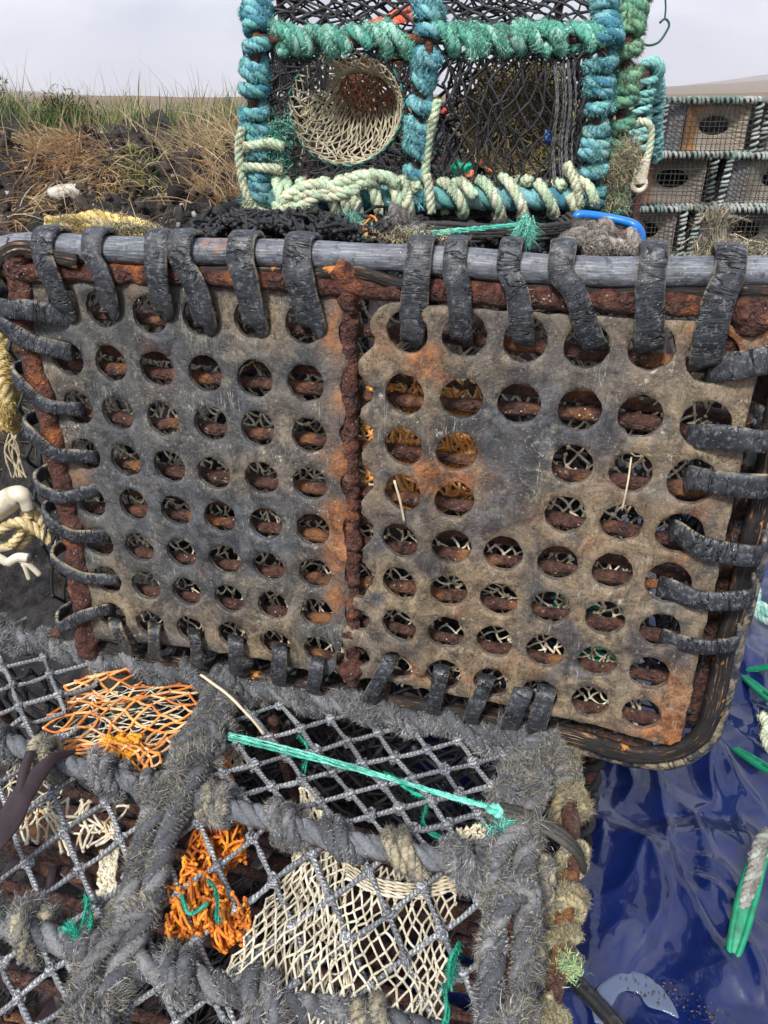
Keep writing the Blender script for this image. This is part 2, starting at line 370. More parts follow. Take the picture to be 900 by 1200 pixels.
def m_sheet():
    t = NT('worn_perforated_rubber'); o = t.coord(); a = t.sep(t.attr())
    n0 = t.noise(o, 9, 8, .68, .6); n1 = t.noise(o, 38, 8, .75, .7); n2 = t.noise(o, 300, 4, .8); n3 = t.noise(o, 15, 8, .7, 1.0); n4 = t.noise(o, 85, 6, .75)
    def amt(at_, nz, k_, lo, hi):
        s_ = t.math('ADD', at_, t.math('MULTIPLY', t.math('SUBTRACT', nz, .5), k_)); return t.ramp(s_, [(lo, 0), (hi, 1)])
    dark = t.mix(t.ramp(n1, [(.38, 0), (.62, 1)]), (.036, .039, .044), (.125, .126, .124))
    tan = t.mix(t.ramp(n1, [(.36, 0), (.62, 1)]), (.095, .071, .046), (.335, .255, .160))
    c = t.mix(amt(a[0], n0, 2.2, .25, .7), dark, tan)
    c = t.mix(amt(a[2], n3, 1.8, .42, .62), c, t.mix(t.ramp(n1, [(.4, 0), (.6, 1)]), (.024, .028, .036), (.105, .115, .13)))
    rc = t.mix(t.ramp(n1, [(.4, 0), (.62, 1)]), (.15, .055, .026), (.48, .19, .06))
    c = t.mix(t.math('MULTIPLY', amt(a[1], n3, 1.3, .16, .75), .42), c, (.26, .125, .055)); c = t.mix(amt(a[1], n3, 1.7, .48, .9), c, rc)
    c = t.mix(t.ramp(n4, [(.33, .75), (.45, 0)]), c, (.026, .024, .022)); c = t.mix(t.ramp(t.noise(o, 22, 8, .8, .8), [(.40, .7), (.5, 0)]), c, (.035, .036, .038)); c = t.mix(t.ramp(t.noise(o, 60, 6, .8), [(.56, 0), (.64, .45)]), c, (.3, .27, .2))
    c = t.mix(t.ramp(n2, [(.36, .35), (.5, 0)]), c, (.025, .022, .02))
    fl = t.ramp(t.noise(o, 430, 3, .6), [(.62, 0), (.68, .45)]); c = t.mix(fl, c, (.42, .37, .28))
    rag = t.math('MULTIPLY', t.ramp(t.noise(o, 120, 5, .8), [(.61, 0), (.64, .9)]), t.ramp(t.noise(o, 12, 3, .6), [(.5, 0), (.62, .8)])); c = t.mix(rag, c, (.55, .5, .4))
    for ang, s_ in ((.5, 30), (-.9, 42), (1.35, 36)):      # scratches
        m = t.n('ShaderNodeMapping'); m.inputs['Rotation'].default_value = (0, ang, .2); m.inputs['Scale'].default_value = (1, 1, .05); tc_ = t.n('ShaderNodeTexCoord'); t.l(tc_.outputs['Object'], m.inputs[0])
        q = t.noise(m.outputs[0], s_ * 5, 2, .5, .4); d = t.math('ABSOLUTE', t.math('SUBTRACT', q, .5)); sc1 = t.math('MULTIPLY', t.ramp(d, [(0, .75), (.012, 0)]), t.ramp(t.noise(o, s_ * .6, 3, .6), [(.54, 0), (.6, 1)])); c = t.mix(sc1, c, (.03, .026, .024) if ang > 0 else (.4, .38, .33))
    cr = t.noise(o, 34, 5, .65, 1.5); crk = t.math('MULTIPLY', t.ramp(t.math('ABSOLUTE', t.math('SUBTRACT', cr, .5)), [(0, .8), (.007, 0)]), t.ramp(n0, [(.47, 0), (.54, 1)]))
    c = t.mix(crk, c, (.015, .013, .012))
    h = t.math('ADD', t.math('ADD', t.math('MULTIPLY', n1, 1.0), t.math('MULTIPLY', n2, .5)), t.math('ADD', t.math('MULTIPLY', crk, -.5), t.math('MULTIPLY', n4, .6)))
    return t.out(c, t.ramp(n1, [(.35, .33), (.65, .7)]), t.bump(h, .75, .0026), .5)
M['sheet'] = m_sheet()
def m_strap():
    t = NT('cracked_tyre_rubber'); o = t.coord(); u = t.coord('UV', (1, .3, 1)); u2 = t.coord('UV', (.25, 1, 1))
    n1 = t.noise(o, 40, 5, .65); cr = t.noise(u, 75, 3, .6, 1.2); d = t.math('ABSOLUTE', t.math('SUBTRACT', cr, .5))
    crk = t.math('MULTIPLY', t.ramp(d, [(0, 1), (.022, 0)]), t.ramp(t.noise(o, 26, 3), [(.4, 0), (.52, 1)]))
    c = t.mix(t.ramp(n1, [(.35, 0), (.7, 1)]), (.014, .016, .021), (.055, .061, .073))
    c = t.mix(t.ramp(t.noise(o, 200, 4, .75), [(.52, 0), (.68, .75)]), c, (.21, .22, .23))
    c = t.mix(t.math('MULTIPLY', t.ramp(t.vor(o, 260), [(.06, 1), (.13, 0)]), t.ramp(t.noise(o, 45, 2), [(.5, 0), (.6, 1)])), c, (.6, .58, .5))
    fn = t.noise(t.coord('UV', (1, .22, 1)), 330, 3, .65, .8); c = t.mix(t.ramp(fn, [(.34, .55), (.5, 0)]), c, (.012, .012, .014))
    eg = t.math('MULTIPLY', t.sep(t.attr())[0], t.ramp(t.noise(o, 70, 3), [(.45, 0), (.6, .85)])); c = t.mix(eg, c, (.36, .29, .18))
    c = t.mix(crk, c, (.005, .005, .006))
    h = t.math('SUBTRACT', t.math('ADD', t.math('MULTIPLY', t.noise(o, 220, 3, .7), .2), t.math('MULTIPLY', fn, .5)), crk)
    return t.out(c, t.ramp(n1, [(.3, .36), (.7, .62)]), t.bump(h, .9, .002), .5)
M['strap'] = m_strap()
def m_cover():
    t = NT('scuffed_grey_plastic'); o = t.coord(); n1 = t.noise(o, 18, 6, .65); u = t.coord('UV', (1, 14, 1))
    c = t.mix(t.ramp(n1, [(.35, 0), (.65, 1)]), (.060, .068, .084), (.165, .178, .21))
    c = t.mix(t.ramp(t.noise(u, 45, 5, .7), [(.5, 0), (.62, .7)]), c, (.32, .33, .35)); c = t.mix(t.ramp(t.noise(t.coord('UV', (1, 30, 1)), 22, 4, .8), [(.36, .6), (.46, 0)]), c, (.03, .032, .038))
    c = t.mix(t.ramp(t.noise(o, 130, 5, .75), [(.36, .85), (.48, 0)]), c, (.04, .042, .05))
    c = t.mix(t.math('MULTIPLY', t.ramp(t.vor(o, 240), [(.08, 1), (.16, 0)]), t.ramp(t.noise(o, 35, 2), [(.47, 0), (.6, 1)])), c, (.66, .65, .6))
    c = t.mix(t.ramp(t.noise(o, 26, 4, .6), [(.63, 0), (.7, .6)]), c, (.3, .14, .06))
    return t.out(c, .48, t.bump(t.noise(o, 160, 5, .7), .7, .0016), .45)
M['cover'] = m_cover()
def m_layer():
    t = NT('delaminated_layers'); o = t.coord(); u = t.coord('UV', (.05, 1, 1))
    st = t.noise(u, 420, 3, .7, .3); n = t.noise(o, 60, 5, .7)
    c = t.ramp(st, [(.48, (.014, .013, .013)), (.56, (.04, .028, .022)), (.62, (.2, .1, .05)), (.7, (.48, .38, .24))])
    c = t.mix(t.ramp(n, [(.46, 0), (.56, .95)]), c, (.022, .021, .022)); c = t.mix(t.ramp(t.noise(o, 45, 4), [(.64, 0), (.68, .8)]), c, (.6, .24, .05))
    return t.out(c, .75, t.bump(st, 1.0, .002, t.bump(n, .6, .002)), .3)
M['layer'] = m_layer()
def m_simple(name, c, rough=.6, n=.2, sc=60, spec=.4, b=.4, dirt=None, bd=.001):
    t = NT(name); o = t.coord(); nz = t.noise(o, sc, 5, .7); col = t.mix(t.ramp(nz, [(.3, 0), (.7, 1)]), tuple(x * (1 - n) for x in c), tuple(x * (1 + n) for x in c))
    if dirt: col = t.mix(t.ramp(t.noise(o, sc * .4, 5, .7), [(.5, 0), (.66, .8)]), col, dirt)
    return t.out(col, rough, t.bump(nz, b, bd), spec)
M['cord_teal'] = m_simple('teal_cord_fibre', (.07, .52, .36), .55, .25, 200)
M['blue_plastic'] = m_simple('blue_plastic', (.012, .17, .55), .35, .08, 30, .5, .1)
M['black_cord'] = m_simple('black_cord', (.03, .028, .026), .7, .3, 300)
M['black_bar'] = m_simple('black_bar', (.012, .013, .015), .4, .3, 70, .5, .5, (.09, .08, .07))
M['green_plastic'] = m_simple('green_plastic', (.008, .24, .12), .35, .2, 60, .5, .2, (.02, .12, .07))
M['white_plastic'] = m_simple('dirty_white_plastic', (.66, .6, .48), .45, .15, 40, .4, .3, (.34, .28, .18))
M['rock'] = m_simple('pale_rock', (.55, .53, .48), .8, .2, 25, .3, .8, (.26, .22, .17), .01)
M['weed'] = m_simple('dark_seaweed', (.035, .022, .026), .4, .3, 50, .5, .5)
M['straw'] = m_simple('straw', (.6, .5, .35), .7, .2, 80)

# ================================================================== THE STANDING CREEL
base = W(.33, .45, -.19); base[2] = .455
creel = empty('lobster_creel', base, 'rusty creel on its side with two perforated rubber mats laced to it by black straps', 'lobster creel', 'lobster creels heaped at the shore')
LH = [[(68,357),(120,362),(176,369),(235,371),(295,374),(356,380)],
[(78,421),(129,426.5),(184,432.5),(241,437.5),(299,444),(358.5,449)],
[(90,479),(137.5,485),(190.5,491),(247,496.5),(302,502.5),(362.5,510)],
[(99,533),(147.5,540),(199,546.5),(251.5,554),(307,560),(363.5,566.5)],
[(106,589),(156,592),(206.5,598.5),(258,606),(311.5,614),(366.5,621)],
[(115,636),(162.5,642),(212.5,648.5),(264,656),(315,664),(369,672.5)],
[(125,680),(171,686.5),(218.5,693.5),(268.5,701.5),(320,709),(371,718.5)],
[(132,722),(176,731),(223.5,737.5),(273,744),(323.5,753.5),(374,761.5)]]
RH = [[(478.5,388),(545,393),(615,400),(687.5,407.5),(764,410),(836,422)],
[(475,461.5),(541,467.5),(608,475),(679,482.5),(750.5,490),(827.5,500)],
[(473.5,522.5),(535,531),None,(670,547.5),(739,556),(811,566.5)],
[(472.5,577.5),(532,588.5),None,(662,606),(728.5,616),(797.5,627.5)],
[(468.5,634),(528.5,643),(589,652),(653,662.5),(717.5,672.5),(783,685)],
[(468.5,685),(525,695),(583.5,705),(645,715),(709,726),(773.5,740)],
[(467.5,734),(522,744),(579,754),(638.5,765),(700,776.5),(761,789)],
[(465,782.5),(519,792.5),(575,802.5),(632,815),(691.5,823.5),(751.5,836)]]
def sheet(name, outline, holes, off, stains, basev, seed, warp):
    ol = [UVof(PP(x, y, off)) for x, y in outline]
    # densify the outline with a little raggedness
    pts = []; 
    for i in range(len(ol)):
        a, b = np.array(ol[i]), np.array(ol[(i + 1) % len(ol)]); m = max(1, int(np.linalg.norm(b - a) / .003))
        for q in range(m): pts.append(a + (b - a) * q / m)
    pts = np.array(pts); p3 = np.c_[pts, np.zeros(len(pts))]
    pts = pts + np.stack([vnoise(p3, 120, seed), vnoise(p3, 120, seed + 7)], 1) * .0011
    loops = [pts]; hs = []
    for h in holes:
        x, y = h[:2]; rr = h[2] if len(h) > 2 else .0178
        c = np.array(UVof(PP(x, y, off))); th = np.arange(36) / 36 * 2 * math.pi; ph = random.uniform(0, 6); e = random.uniform(-.03, .03)
        rad = rr * (1 + .018 * np.sin(3 * th + ph) + .02 * vnoise(np.c_[np.cos(th), np.sin(th), th * 0 + ph], 3, seed))
        loops.append(np.c_[c[0] + rad * np.cos(th) * (1 + e), c[1] + rad * np.sin(th) * (1 - e)]); hs.append((c, rad.mean()))
    # second ring a little back from every edge, so that rims can be rounded
    co, ed, rim = [], [], []
    for L_ in loops:
        o = len(co); m = len(L_)
        co += [tuple(p) for p in L_]; ed += [(o + i, o + (i + 1) % m) for i in range(m)]; rim += [True] * m
    for c, rad in hs:
        th = np.arange(36) / 36 * 2 * math.pi + .03; co += [(c[0] + (rad + .0016) * math.cos(t_), c[1] + (rad + .0016) * math.sin(t_)) for t_ in th]; rim += [False] * 36
    us = pts[:, 0]; vs = pts[:, 1]; poly = [tuple(p) for p in pts]
    def inh(x, y, m=0.0): return any((x - c[0]) ** 2 + (y - c[1]) ** 2 < (rad + m) ** 2 for c, rad in hs)
    g = .0045; x = us.min()
    coarse = poly[::2]
    while x < us.max():
        y = vs.min()
        while y < vs.max():
            a, b = x + random.uniform(-.001, .001), y + random.uniform(-.001, .001)
            if inside(a, b, coarse) and not inh(a, b, .0032): co.append((a, b)); rim.append(False)
            y += g
        x += g
    r_ = delaunay_2d_cdt([Vector(c) for c in co], ed, [], 0, 1e-7)
    vv, faces, ov = r_[0], r_[2], r_[3]
    P2 = np.array([tuple(v) for v in vv]); isrim = np.array([any(rim[q] for q in o) if len(o) else False for o in ov])
    tri = np.array([f for f in faces]); cen = P2[tri].mean(1)
    keep = [inside(c[0], c[1], poly) and not inh(c[0], c[1], -.0006) for c in cen]; tri = tri[keep]
    A2 = P2[tri]; area = (A2[:, 1, 0] - A2[:, 0, 0]) * (A2[:, 2, 1] - A2[:, 0, 1]) - (A2[:, 1, 1] - A2[:, 0, 1]) * (A2[:, 2, 0] - A2[:, 0, 0])
    tri[area < 0] = tri[area < 0][:, ::-1]
    q3 = np.c_[P2, np.zeros(len(P2))]
    wv = warp(P2[:, 0], P2[:, 1]) + fbm(q3, 22, 3, seed) * .0028 + fbm(q3, 160, 2, seed) * .0006
    T_ = .0075
    front = PO + P2[:, :1] * r1 + P2[:, 1:] * r2 + NP * (off + wv - isrim * .0012)[:, None]
    back = front - NP * (T_ - isrim * .0024)[:, None]
    col = np.tile(np.array(basev, float), (len(P2), 1))
    for (sx, sy, rad, ch, amt) in stains:
        c = np.array(UVof(PP(sx, sy, off))); d = np.linalg.norm(P2 - c, axis=1); col[:, ch] += amt * np.exp(-(d / (rad * .00088)) ** 2)
    col = np.clip(col, 0, 1); n = len(P2)
    cnt = {}
    for f in tri:
        for a, b in ((f[0], f[1]), (f[1], f[2]), (f[2], f[0])): cnt[(a, b)] = 1
    bd = [(a, b) for (a, b) in cnt if (b, a) not in cnt]
    mb = MB(); uvp = P2
    mb.add(front, None, tri[:, ::-1] if np.dot(np.cross(r1, r2), NP) < 0 else tri, col, uvp)
    mb.add(back, None, tri if np.dot(np.cross(r1, r2), NP) < 0 else tri[:, ::-1], col, uvp)
    bi = np.array(bd); ids = np.unique(bi); mp = {a: i for i, a in enumerate(ids)}
    sv = np.vstack([front[ids], back[ids]]); m = len(ids)
    mb.add(sv, [(mp[a], mp[b], mp[b] + m, mp[a] + m) for a, b in bd], None, np.vstack([col[ids] * .8, col[ids] * .8]), np.vstack([uvp[ids], uvp[ids] + .01]))
    return mb.build(name, M['sheet'], creel)
left_out = [(28,326),(60,327),(90,328),(155,330),(250,333),(330,337),(392,342),(396,352),(403,366),(403,374),(398,382),(397,390),(399,400),(405,408),(408,420),(407,431),(400,441),(399,450),(401,460),(406,470),(407,482),(404,494),(399,502),(398,511),(401,521),(407,530),(409,541),(407,551),(400,558),(399,567),(402,577),(408,586),(409,596),(407,606),(402,613),(401,622),(404,632),(409,640),(410,648),(406,658),(404,668),(405,680),(409,690),(409,702),(405,712),(404,722),(404,735),(403,750),(396,768),(392,786),(385,792),(330,777),(270,766),(210,757),(150,751),(108,748),(98,738),(90,690),(80,630),(68,560),(58,500),(46,450),(36,390)]
right_out = [(437,370),(445,360),(460,354),(480,353),(560,362),(650,369),(750,375),(830,379),(905,386),(905,432),(890,436),(880,470),(872,520),(866,560),(858,600),(848,640),(840,680),(828,730),(818,770),(806,830),(797,868),(786,872),(760,866),(700,850),(640,838),(560,822),(480,806),(430,797),(402,802),(398,792),(402,775),(402,758),(398,746),(404,737),(404,724),(404,712),(415,703),(424,704),(428,694),(436,688),(437,676),(430,668),(424,660),(424,645),(430,638),(436,630),(436,618),(430,610),(423,602),(423,590),(430,580),(437,572),(437,560),(431,551),(424,545),(424,532),(431,522),(438,514),(438,504),(430,496),(423,488),(424,479),(434,472),(438,464),(437,454),(428,446),(420,436),(420,424),(428,414),(437,406),(440,396),(434,386),(434,376)]
# stains: (px, py, radius px, channel 0 tan / 1 rust / 2 black, amount)
stL = [(392,400,28,1,.7),(400,470,22,1,.75),(402,540,24,1,.8),(400,600,26,1,.85),(398,650,26,1,.8),(395,700,30,1,.6),(402,350,24,1,.55),(300,345,26,1,.3),(155,335,22,1,.35),(210,335,20,1,.3),(92,560,20,1,.45),(100,620,22,1,.4),(105,680,18,1,.35),(330,520,50,1,.16),(180,430,30,1,.18),
       (60,340,35,0,.3),(120,390,50,0,.15),(330,400,55,0,.3),(380,480,40,0,.3),(130,700,60,0,.45),(230,740,60,0,.4),(340,770,50,0,.4),(60,440,26,0,.4),(85,540,26,0,.35),(280,470,30,2,.4),(230,600,60,2,.4),(160,560,50,2,.35),(300,620,50,2,.35),(200,400,30,2,.3),(250,690,50,2,.25)]
stR = [(450,400,28,1,.4),(500,410,22,1,.5),(505,440,25,1,.4),(560,560,30,1,.35),(505,540,22,1,.55),(535,575,22,1,.4),(840,395,30,1,.5),(880,400,24,1,.5),(400,790,24,1,.9),(790,850,30,1,.8),(770,860,30,1,.5),(790,800,24,1,.6),(700,850,30,1,.3),(560,800,34,1,.4),(620,770,34,1,.3),(830,600,22,1,.4),(800,650,25,1,.3),(640,620,30,1,.25),(690,640,30,1,.25),(500,560,25,1,.3),(540,720,30,1,.3),(480,780,30,1,.25),
       (600,380,40,2,.3),(600,550,60,2,.26),(590,600,50,2,.24),(640,470,60,2,.2),(560,500,50,2,.2),(640,500,40,2,.35),(580,510,26,2,.45),(455,560,18,2,.4),(450,640,22,2,.5),(440,700,20,2,.5),(500,660,30,2,.35),(440,460,22,2,.5),(680,780,30,2,.55),(660,740,22,2,.4),(788,772,20,2,.45),(740,760,24,2,.35),(640,800,20,2,.3),(710,500,24,2,.4),(780,480,30,2,.3),(800,440,24,2,.35),(540,500,24,2,.3),(550,620,30,2,.2)]
hl = [h for row in LH for h in row]; hl[0] = (72, 352, .016)
matL = sheet('rubber_mat', left_out, hl, .0, stL, (.20, .10, .30), 3, lambda u, v: .002 * np.sin(u * 9))
matL['label'] = 'dark grey perforated rubber mat left of the rusty centre bar'
hr = [h for row in RH for h in row if h]; hr = [((x, y, .0205) if x > 770 and y < 740 else (x, y, .0186)) for x, y in hr] + [(417, 729, .0135), (418, 772, .0135), (403, 748, .004)]
matR = sheet('rubber_mat', right_out, hr, .006, stR, (.62, .24, .20), 21, lambda u, v: .003 * np.sin(u * 8 + v * 6) + .01 * np.clip(1 - np.abs(u - .365) / .03, 0, 1) * (v < .35))
matR['label'] = 'tan and rust stained perforated rubber mat missing two holes'

def one(name, mat, fn, parent=None, **kw):
    mb = MB(); fn(mb); return mb.build(name, mat, parent, **kw)
# centre bar, frame bars and rods
def bar(name, px, off, r, rough=.0022, mat='rust', parent=creel, rs=70, k=18, seed=0):
    P = smooth_path([PP(x, y, off) for x, y in px], step=.0025)
    return one(name, M[mat], lambda mb: tube(mb, P, r, k, rough=rough, rs=rs, seed=seed), parent)
bar('centre_bar', [(405,308),(408,330),(409,400),(410,500),(413,600),(414,700),(412,798)], -.006, .0078, .0030, rs=150)
for x, y, r_ in ((407, 316, .0145), (409, 345, .011), (412, 785, .014), (20, 296, .0135), (880, 368, .016)):
    p = PP(x, y, -.002); P = smooth_path([p - r2 * .014, p + r2 * .016], step=.002); s_ = np.linspace(0, math.pi, len(P))
    one('weld_lump', M['rust'], lambda mb: tube(mb, P, r_ * (.5 + .5 * np.sin(s_)), 18, rough=.003, rs=90, seed=int(x)), creel)
bar('frame_bar', [(-12,305),(40,320),(100,320),(200,323),(300,326),(400,333),(500,340),(600,346),(700,352),(800,356),(905,360)], -.001, .0098, .0022, seed=2)
bar('frame_bar', [(20,290),(25,340),(33,400),(50,460),(70,540),(84,610),(95,690),(104,765)], -.002, .0125, .0034, seed=3)
bar('frame_bar', [(100,756),(200,772),(300,790),(420,812),(560,836),(660,856),(760,874)], -.026, .0088, .0022, 'slat', seed=4)
bar('frame_bar', [(906,380),(893,500),(868,610),(842,710),(824,790),(808,840)], -.036, .0088, .0022, 'slat', seed=5)
for j in range(8):
    for dd, oo in ((5, -.020),) + (((-19, -.03),) if j in (1, 4) else ()):
        pl = [(LH[j][i][0], LH[j][i][1] + dd) for i in (0, 2, 5)]; pr = [(RH[j][i][0], RH[j][i][1] + dd + random.uniform(-4, 4)) for i in (0, 3, 5)]
        xs = (pl[0][0] - 40, pl[0][1] - 6); xe = (pr[-1][0] + 50, pr[-1][1] + 8)
        bar('base_rod', [xs] + pl + [(417, (pl[-1][1] + pr[0][1]) / 2 + 0)] + pr + [xe], oo, .0064, .0020, 'rust_rod', seed=10 + j, k=12)
# plastic cover over the top bar + its torn layers
def cover(mb):
    P = smooth_path([PP(x, y, -.004) for x, y in [(-45,345),(-22,308),(10,292),(60,289),(120,293),(200,295),(300,297),(400,301),(480,304),(560,310),(640,317),(740,320),(820,319),(905,318)]], step=.003)
    n = len(P); T, A, B = frames(P, NP); th = np.linspace(-.62 * math.pi, .80 * math.pi, 18)
    # open C section: up, over the front and back
    Uv = nrm(np.cross(T, NP)); Uv = np.where(Uv[:, 2:3] < 0, -Uv, Uv)
    outer = []
    rr = .0114 * (1 + .08 * vnoise(P, 14, 2))
    for t_ in th: outer.append(P + (Uv * math.cos(t_) * 1.05 + NP * math.sin(t_) * 1.15) * rr[:, None])
    inner = [P + (o - P) * .74 for o in outer[::-1]]
    sec = np.stack(outer + inner, 1); k = sec.shape[1]; sec = sec + (fbm(sec, 40, 3, 1) * .0022)[..., None] * NP
    s = arclen(P); uv = np.stack(np.broadcast_arrays(s[:, None], np.arange(k)[None] * .003), -1)
    i = np.arange(n - 1)[:, None]; j = np.arange(k)[None]
    q = np.stack(np.broadcast_arrays(i * k + j, i * k + (j + 1) % k, (i + 1) * k + (j + 1) % k, (i + 1) * k + j), -1).reshape(-1, 4)
    mb.add(sec.reshape(-1, 3), q, None, (1, 1, 1), uv)
one('pipe_cover', M['cover'], cover, creel)
def bnd(px, off, w, th, seed=0, N=None, z=.0, curl=.001, wob=.001, nw=8):
    P = smooth_path([PP(x, y, off) for x, y in px], step=.0025); mb = MB()
    band(mb, P, np.tile(NP if N is None else N, (len(P), 1)), w, th, wob=wob, curl=curl, seed=seed, nw=nw); return mb
bnd([(-20,325),(5,298),(30,291),(60,300),(90,306)], .011, .013, .004, 1).build('torn_layer', M['layer'], creel)
bnd([(365,322),(400,318),(430,321),(465,332),(500,338)], .006, .010, .006, 2).build('torn_layer', M['layer'], creel)
bnd([(560,344),(640,342),(720,343),(800,340),(905,340)], .002, .013, .006, 3).build('torn_layer', M['layer'], creel)
bnd([(180,318),(260,317),(330,316)], .004, .007, .005, 4).build('torn_layer', M['layer'], creel)
# right and bottom edging: tyre strip with cords showing
bnd([(918,440),(906,520),(890,600),(870,680),(851,760),(836,830),(818,866),(788,882),(745,884),(700,873),(640,857),(560,843),(420,816),(250,787),(110,759)], -.014, .019, .009, 6, N=nrm(NP + r1 * .35), wob=.0016, nw=10).build('edge_strip', M['layer'], creel)
bnd([(930,440),(918,520),(902,600),(882,680),(862,760),(847,830),(830,870),(795,894),(745,892),(700,881),(640,865),(560,850),(420,824),(250,796),(110,768)], -.026, .018, .010, 8, N=nrm(NP + r1 * .9 + r2 * .3), wob=.0014).build('edge_rubber', M['strap'], creel)
bnd([(912,396),(890,396),(868,392),(848,388)], -.004, .034, .004, 9).build('rust_plate', M['rust'], creel)

# straps
def strap(px, w, kind, seed):
    w = w * .00073
    if kind == 'T':
        pts = [PP(*px[-1], -.030), PP(px[-1][0], px[-1][1] - 3, -.012)]
        m = px[::-1]; pts = [PP(m[0][0], m[0][1] - 6, -.022), PP(m[0][0], m[0][1] - 4, -.004), PP(m[0][0] * .85 + m[1][0] * .15, m[0][1] * .85 + m[1][1] * .15, .008), PP(*m[1], .016)]
        x, y = m[2]; c = PP(x, 292 + (x - 60) * .033, -.004)
        d = nrm(PP(*m[2]) - PP(*m[1])); 
        pts += [c + NP * .0185 - UP * .002, c + NP * .012 + UP * .0145, c + UP * .0185, c - NP * .013 + UP * .0145, c - NP * .019 - UP * .006, c - NP * .018 - UP * .04]
        cN = lambda p: None
        P = smooth_path(pts, step=.002); ctr = c
        N = []
        for p in P:
            d = p - c; d = d - r1 * np.dot(d, r1); N.append(NP if d[2] < -.004 and np.dot(d, NP) > 0 else nrm(d))
        N = np.array(N)
    elif kind == 'B':
        m = px; pts = [PP(m[0][0], m[0][1] + 2, -.026), PP(m[0][0], m[0][1] - 2, -.006), PP(m[0][0] * .85 + m[1][0] * .15, m[0][1] * .85 + m[1][1] * .15, .011), PP(m[0][0] * .4 + m[1][0] * .6, m[0][1] * .4 + m[1][1] * .6, .013), PP(*m[1], .006)]
        e = pts[-1]; pts += [e + r2 * .014 - NP * .012, e + r2 * .016 - NP * .03, e - NP * .045 + r2 * .004]
        P = smooth_path(pts, step=.002); T = nrm(np.gradient(P, axis=0)); N = np.cross(r1 + 0 * T, T); N = np.where((np.sum(N[len(N) // 3] * NP) < 0), -N, N)
    else:
        sgn = -1 if kind == 'L' else 1; m = px
        pts = [PP(m[0][0] - sgn * 6, m[0][1], -.022), PP(*m[0], -.002)] + [PP(x, y, .012 if i == 0 else .014) for i, (x, y) in enumerate(m[1:])]
        e = pts[-1]; pts += [e + r1 * sgn * .011 - NP * .012 + (-r2 * .006 if kind == 'L' else 0), e + r1 * sgn * .010 - NP * .034 - r2 * .006, e - r1 * sgn * .006 - NP * .046 - r2 * .01]
        P = smooth_path(pts, step=.002); T = nrm(np.gradient(P, axis=0)); N = np.cross(T, r2 + 0 * T); k_ = len(N) // 2
        if np.dot(N[k_], NP) < 0: N = -N
    mb = MB(); n = len(P); ww = w * (1 + .1 * vnoise(P, 40, seed)) * (1 - .12 * np.exp(-np.arange(n) / 6.0))
    band(mb, P, N, ww * 1.02, .0046 if kind != 'B' else .004, 'edge', seed=seed, curl=.0007, wob=.0012)
    return mb.build('rubber_strap', M['strap'], creel)
TS = [([(64,268),(57,320),(78,368)],31),([(120,268),(117,320),(130,368)],27),([(194,270),(183,322),(192,368)],29),([(222,272),(228,335),(241,384)],31),([(290,272),(287,330),(301,386)],33),([(356,270),(351,330),(366,386)],33),
 ([(496,283),(488,335),(482,402)],29),([(536,287),(537,340),(541,400)],26),([(598,290),(606,345),(613,404)],25),([(658,293),(674,345),(698,410)],27),([(762,290),(762,345),(763,410)],29),([(850,288),(843,350),(826,430)],31)]
for i, (p, w) in enumerate(TS): strap(p, w, 'T', i)
LS = [([(80,372),(40,364),(0,362)],26),([(80,412),(34,400),(2,380)],23),([(92,480),(52,474),(20,446)],20),([(108,535),(64,532),(34,506)],21),([(112,574),(72,584),(46,572)],20),([(124,628),(84,628),(56,610)],20),([(136,680),(96,677),(66,660)],19),([(128,714),(98,722),(72,736)],20)]
for i, (p, w) in enumerate(LS): strap(p, w, 'L', 20 + i)
RS = [([(836,432),(866,428),(905,420)],29),([(812,512),(850,513),(893,518)],27),([(810,560),(850,568),(895,570)],31),([(792,622),(822,642),(880,652)],28),([(778,688),(820,704),(868,704)],26),([(780,746),(815,757),(852,757)],22)]
for i, (p, w) in enumerate(RS): strap(p, w, 'R', 40 + i)
BS = [([(134,728),(150,762)],19),([(180,734),(182,768)],20),([(227,740),(231,778)],20),([(276,748),(276,786)],22),([(328,758),(326,798)],23),([(373,772),(366,808)],22),([(458,770),(433,820)],22),([(518,782),(508,832)],22),([(573,794),(552,842)],22),([(615,806),(598,852)],27),([(642,806),(628,856)],27)]
for i, (p, w) in enumerate(BS): strap(p, w, 'B', 60 + i)

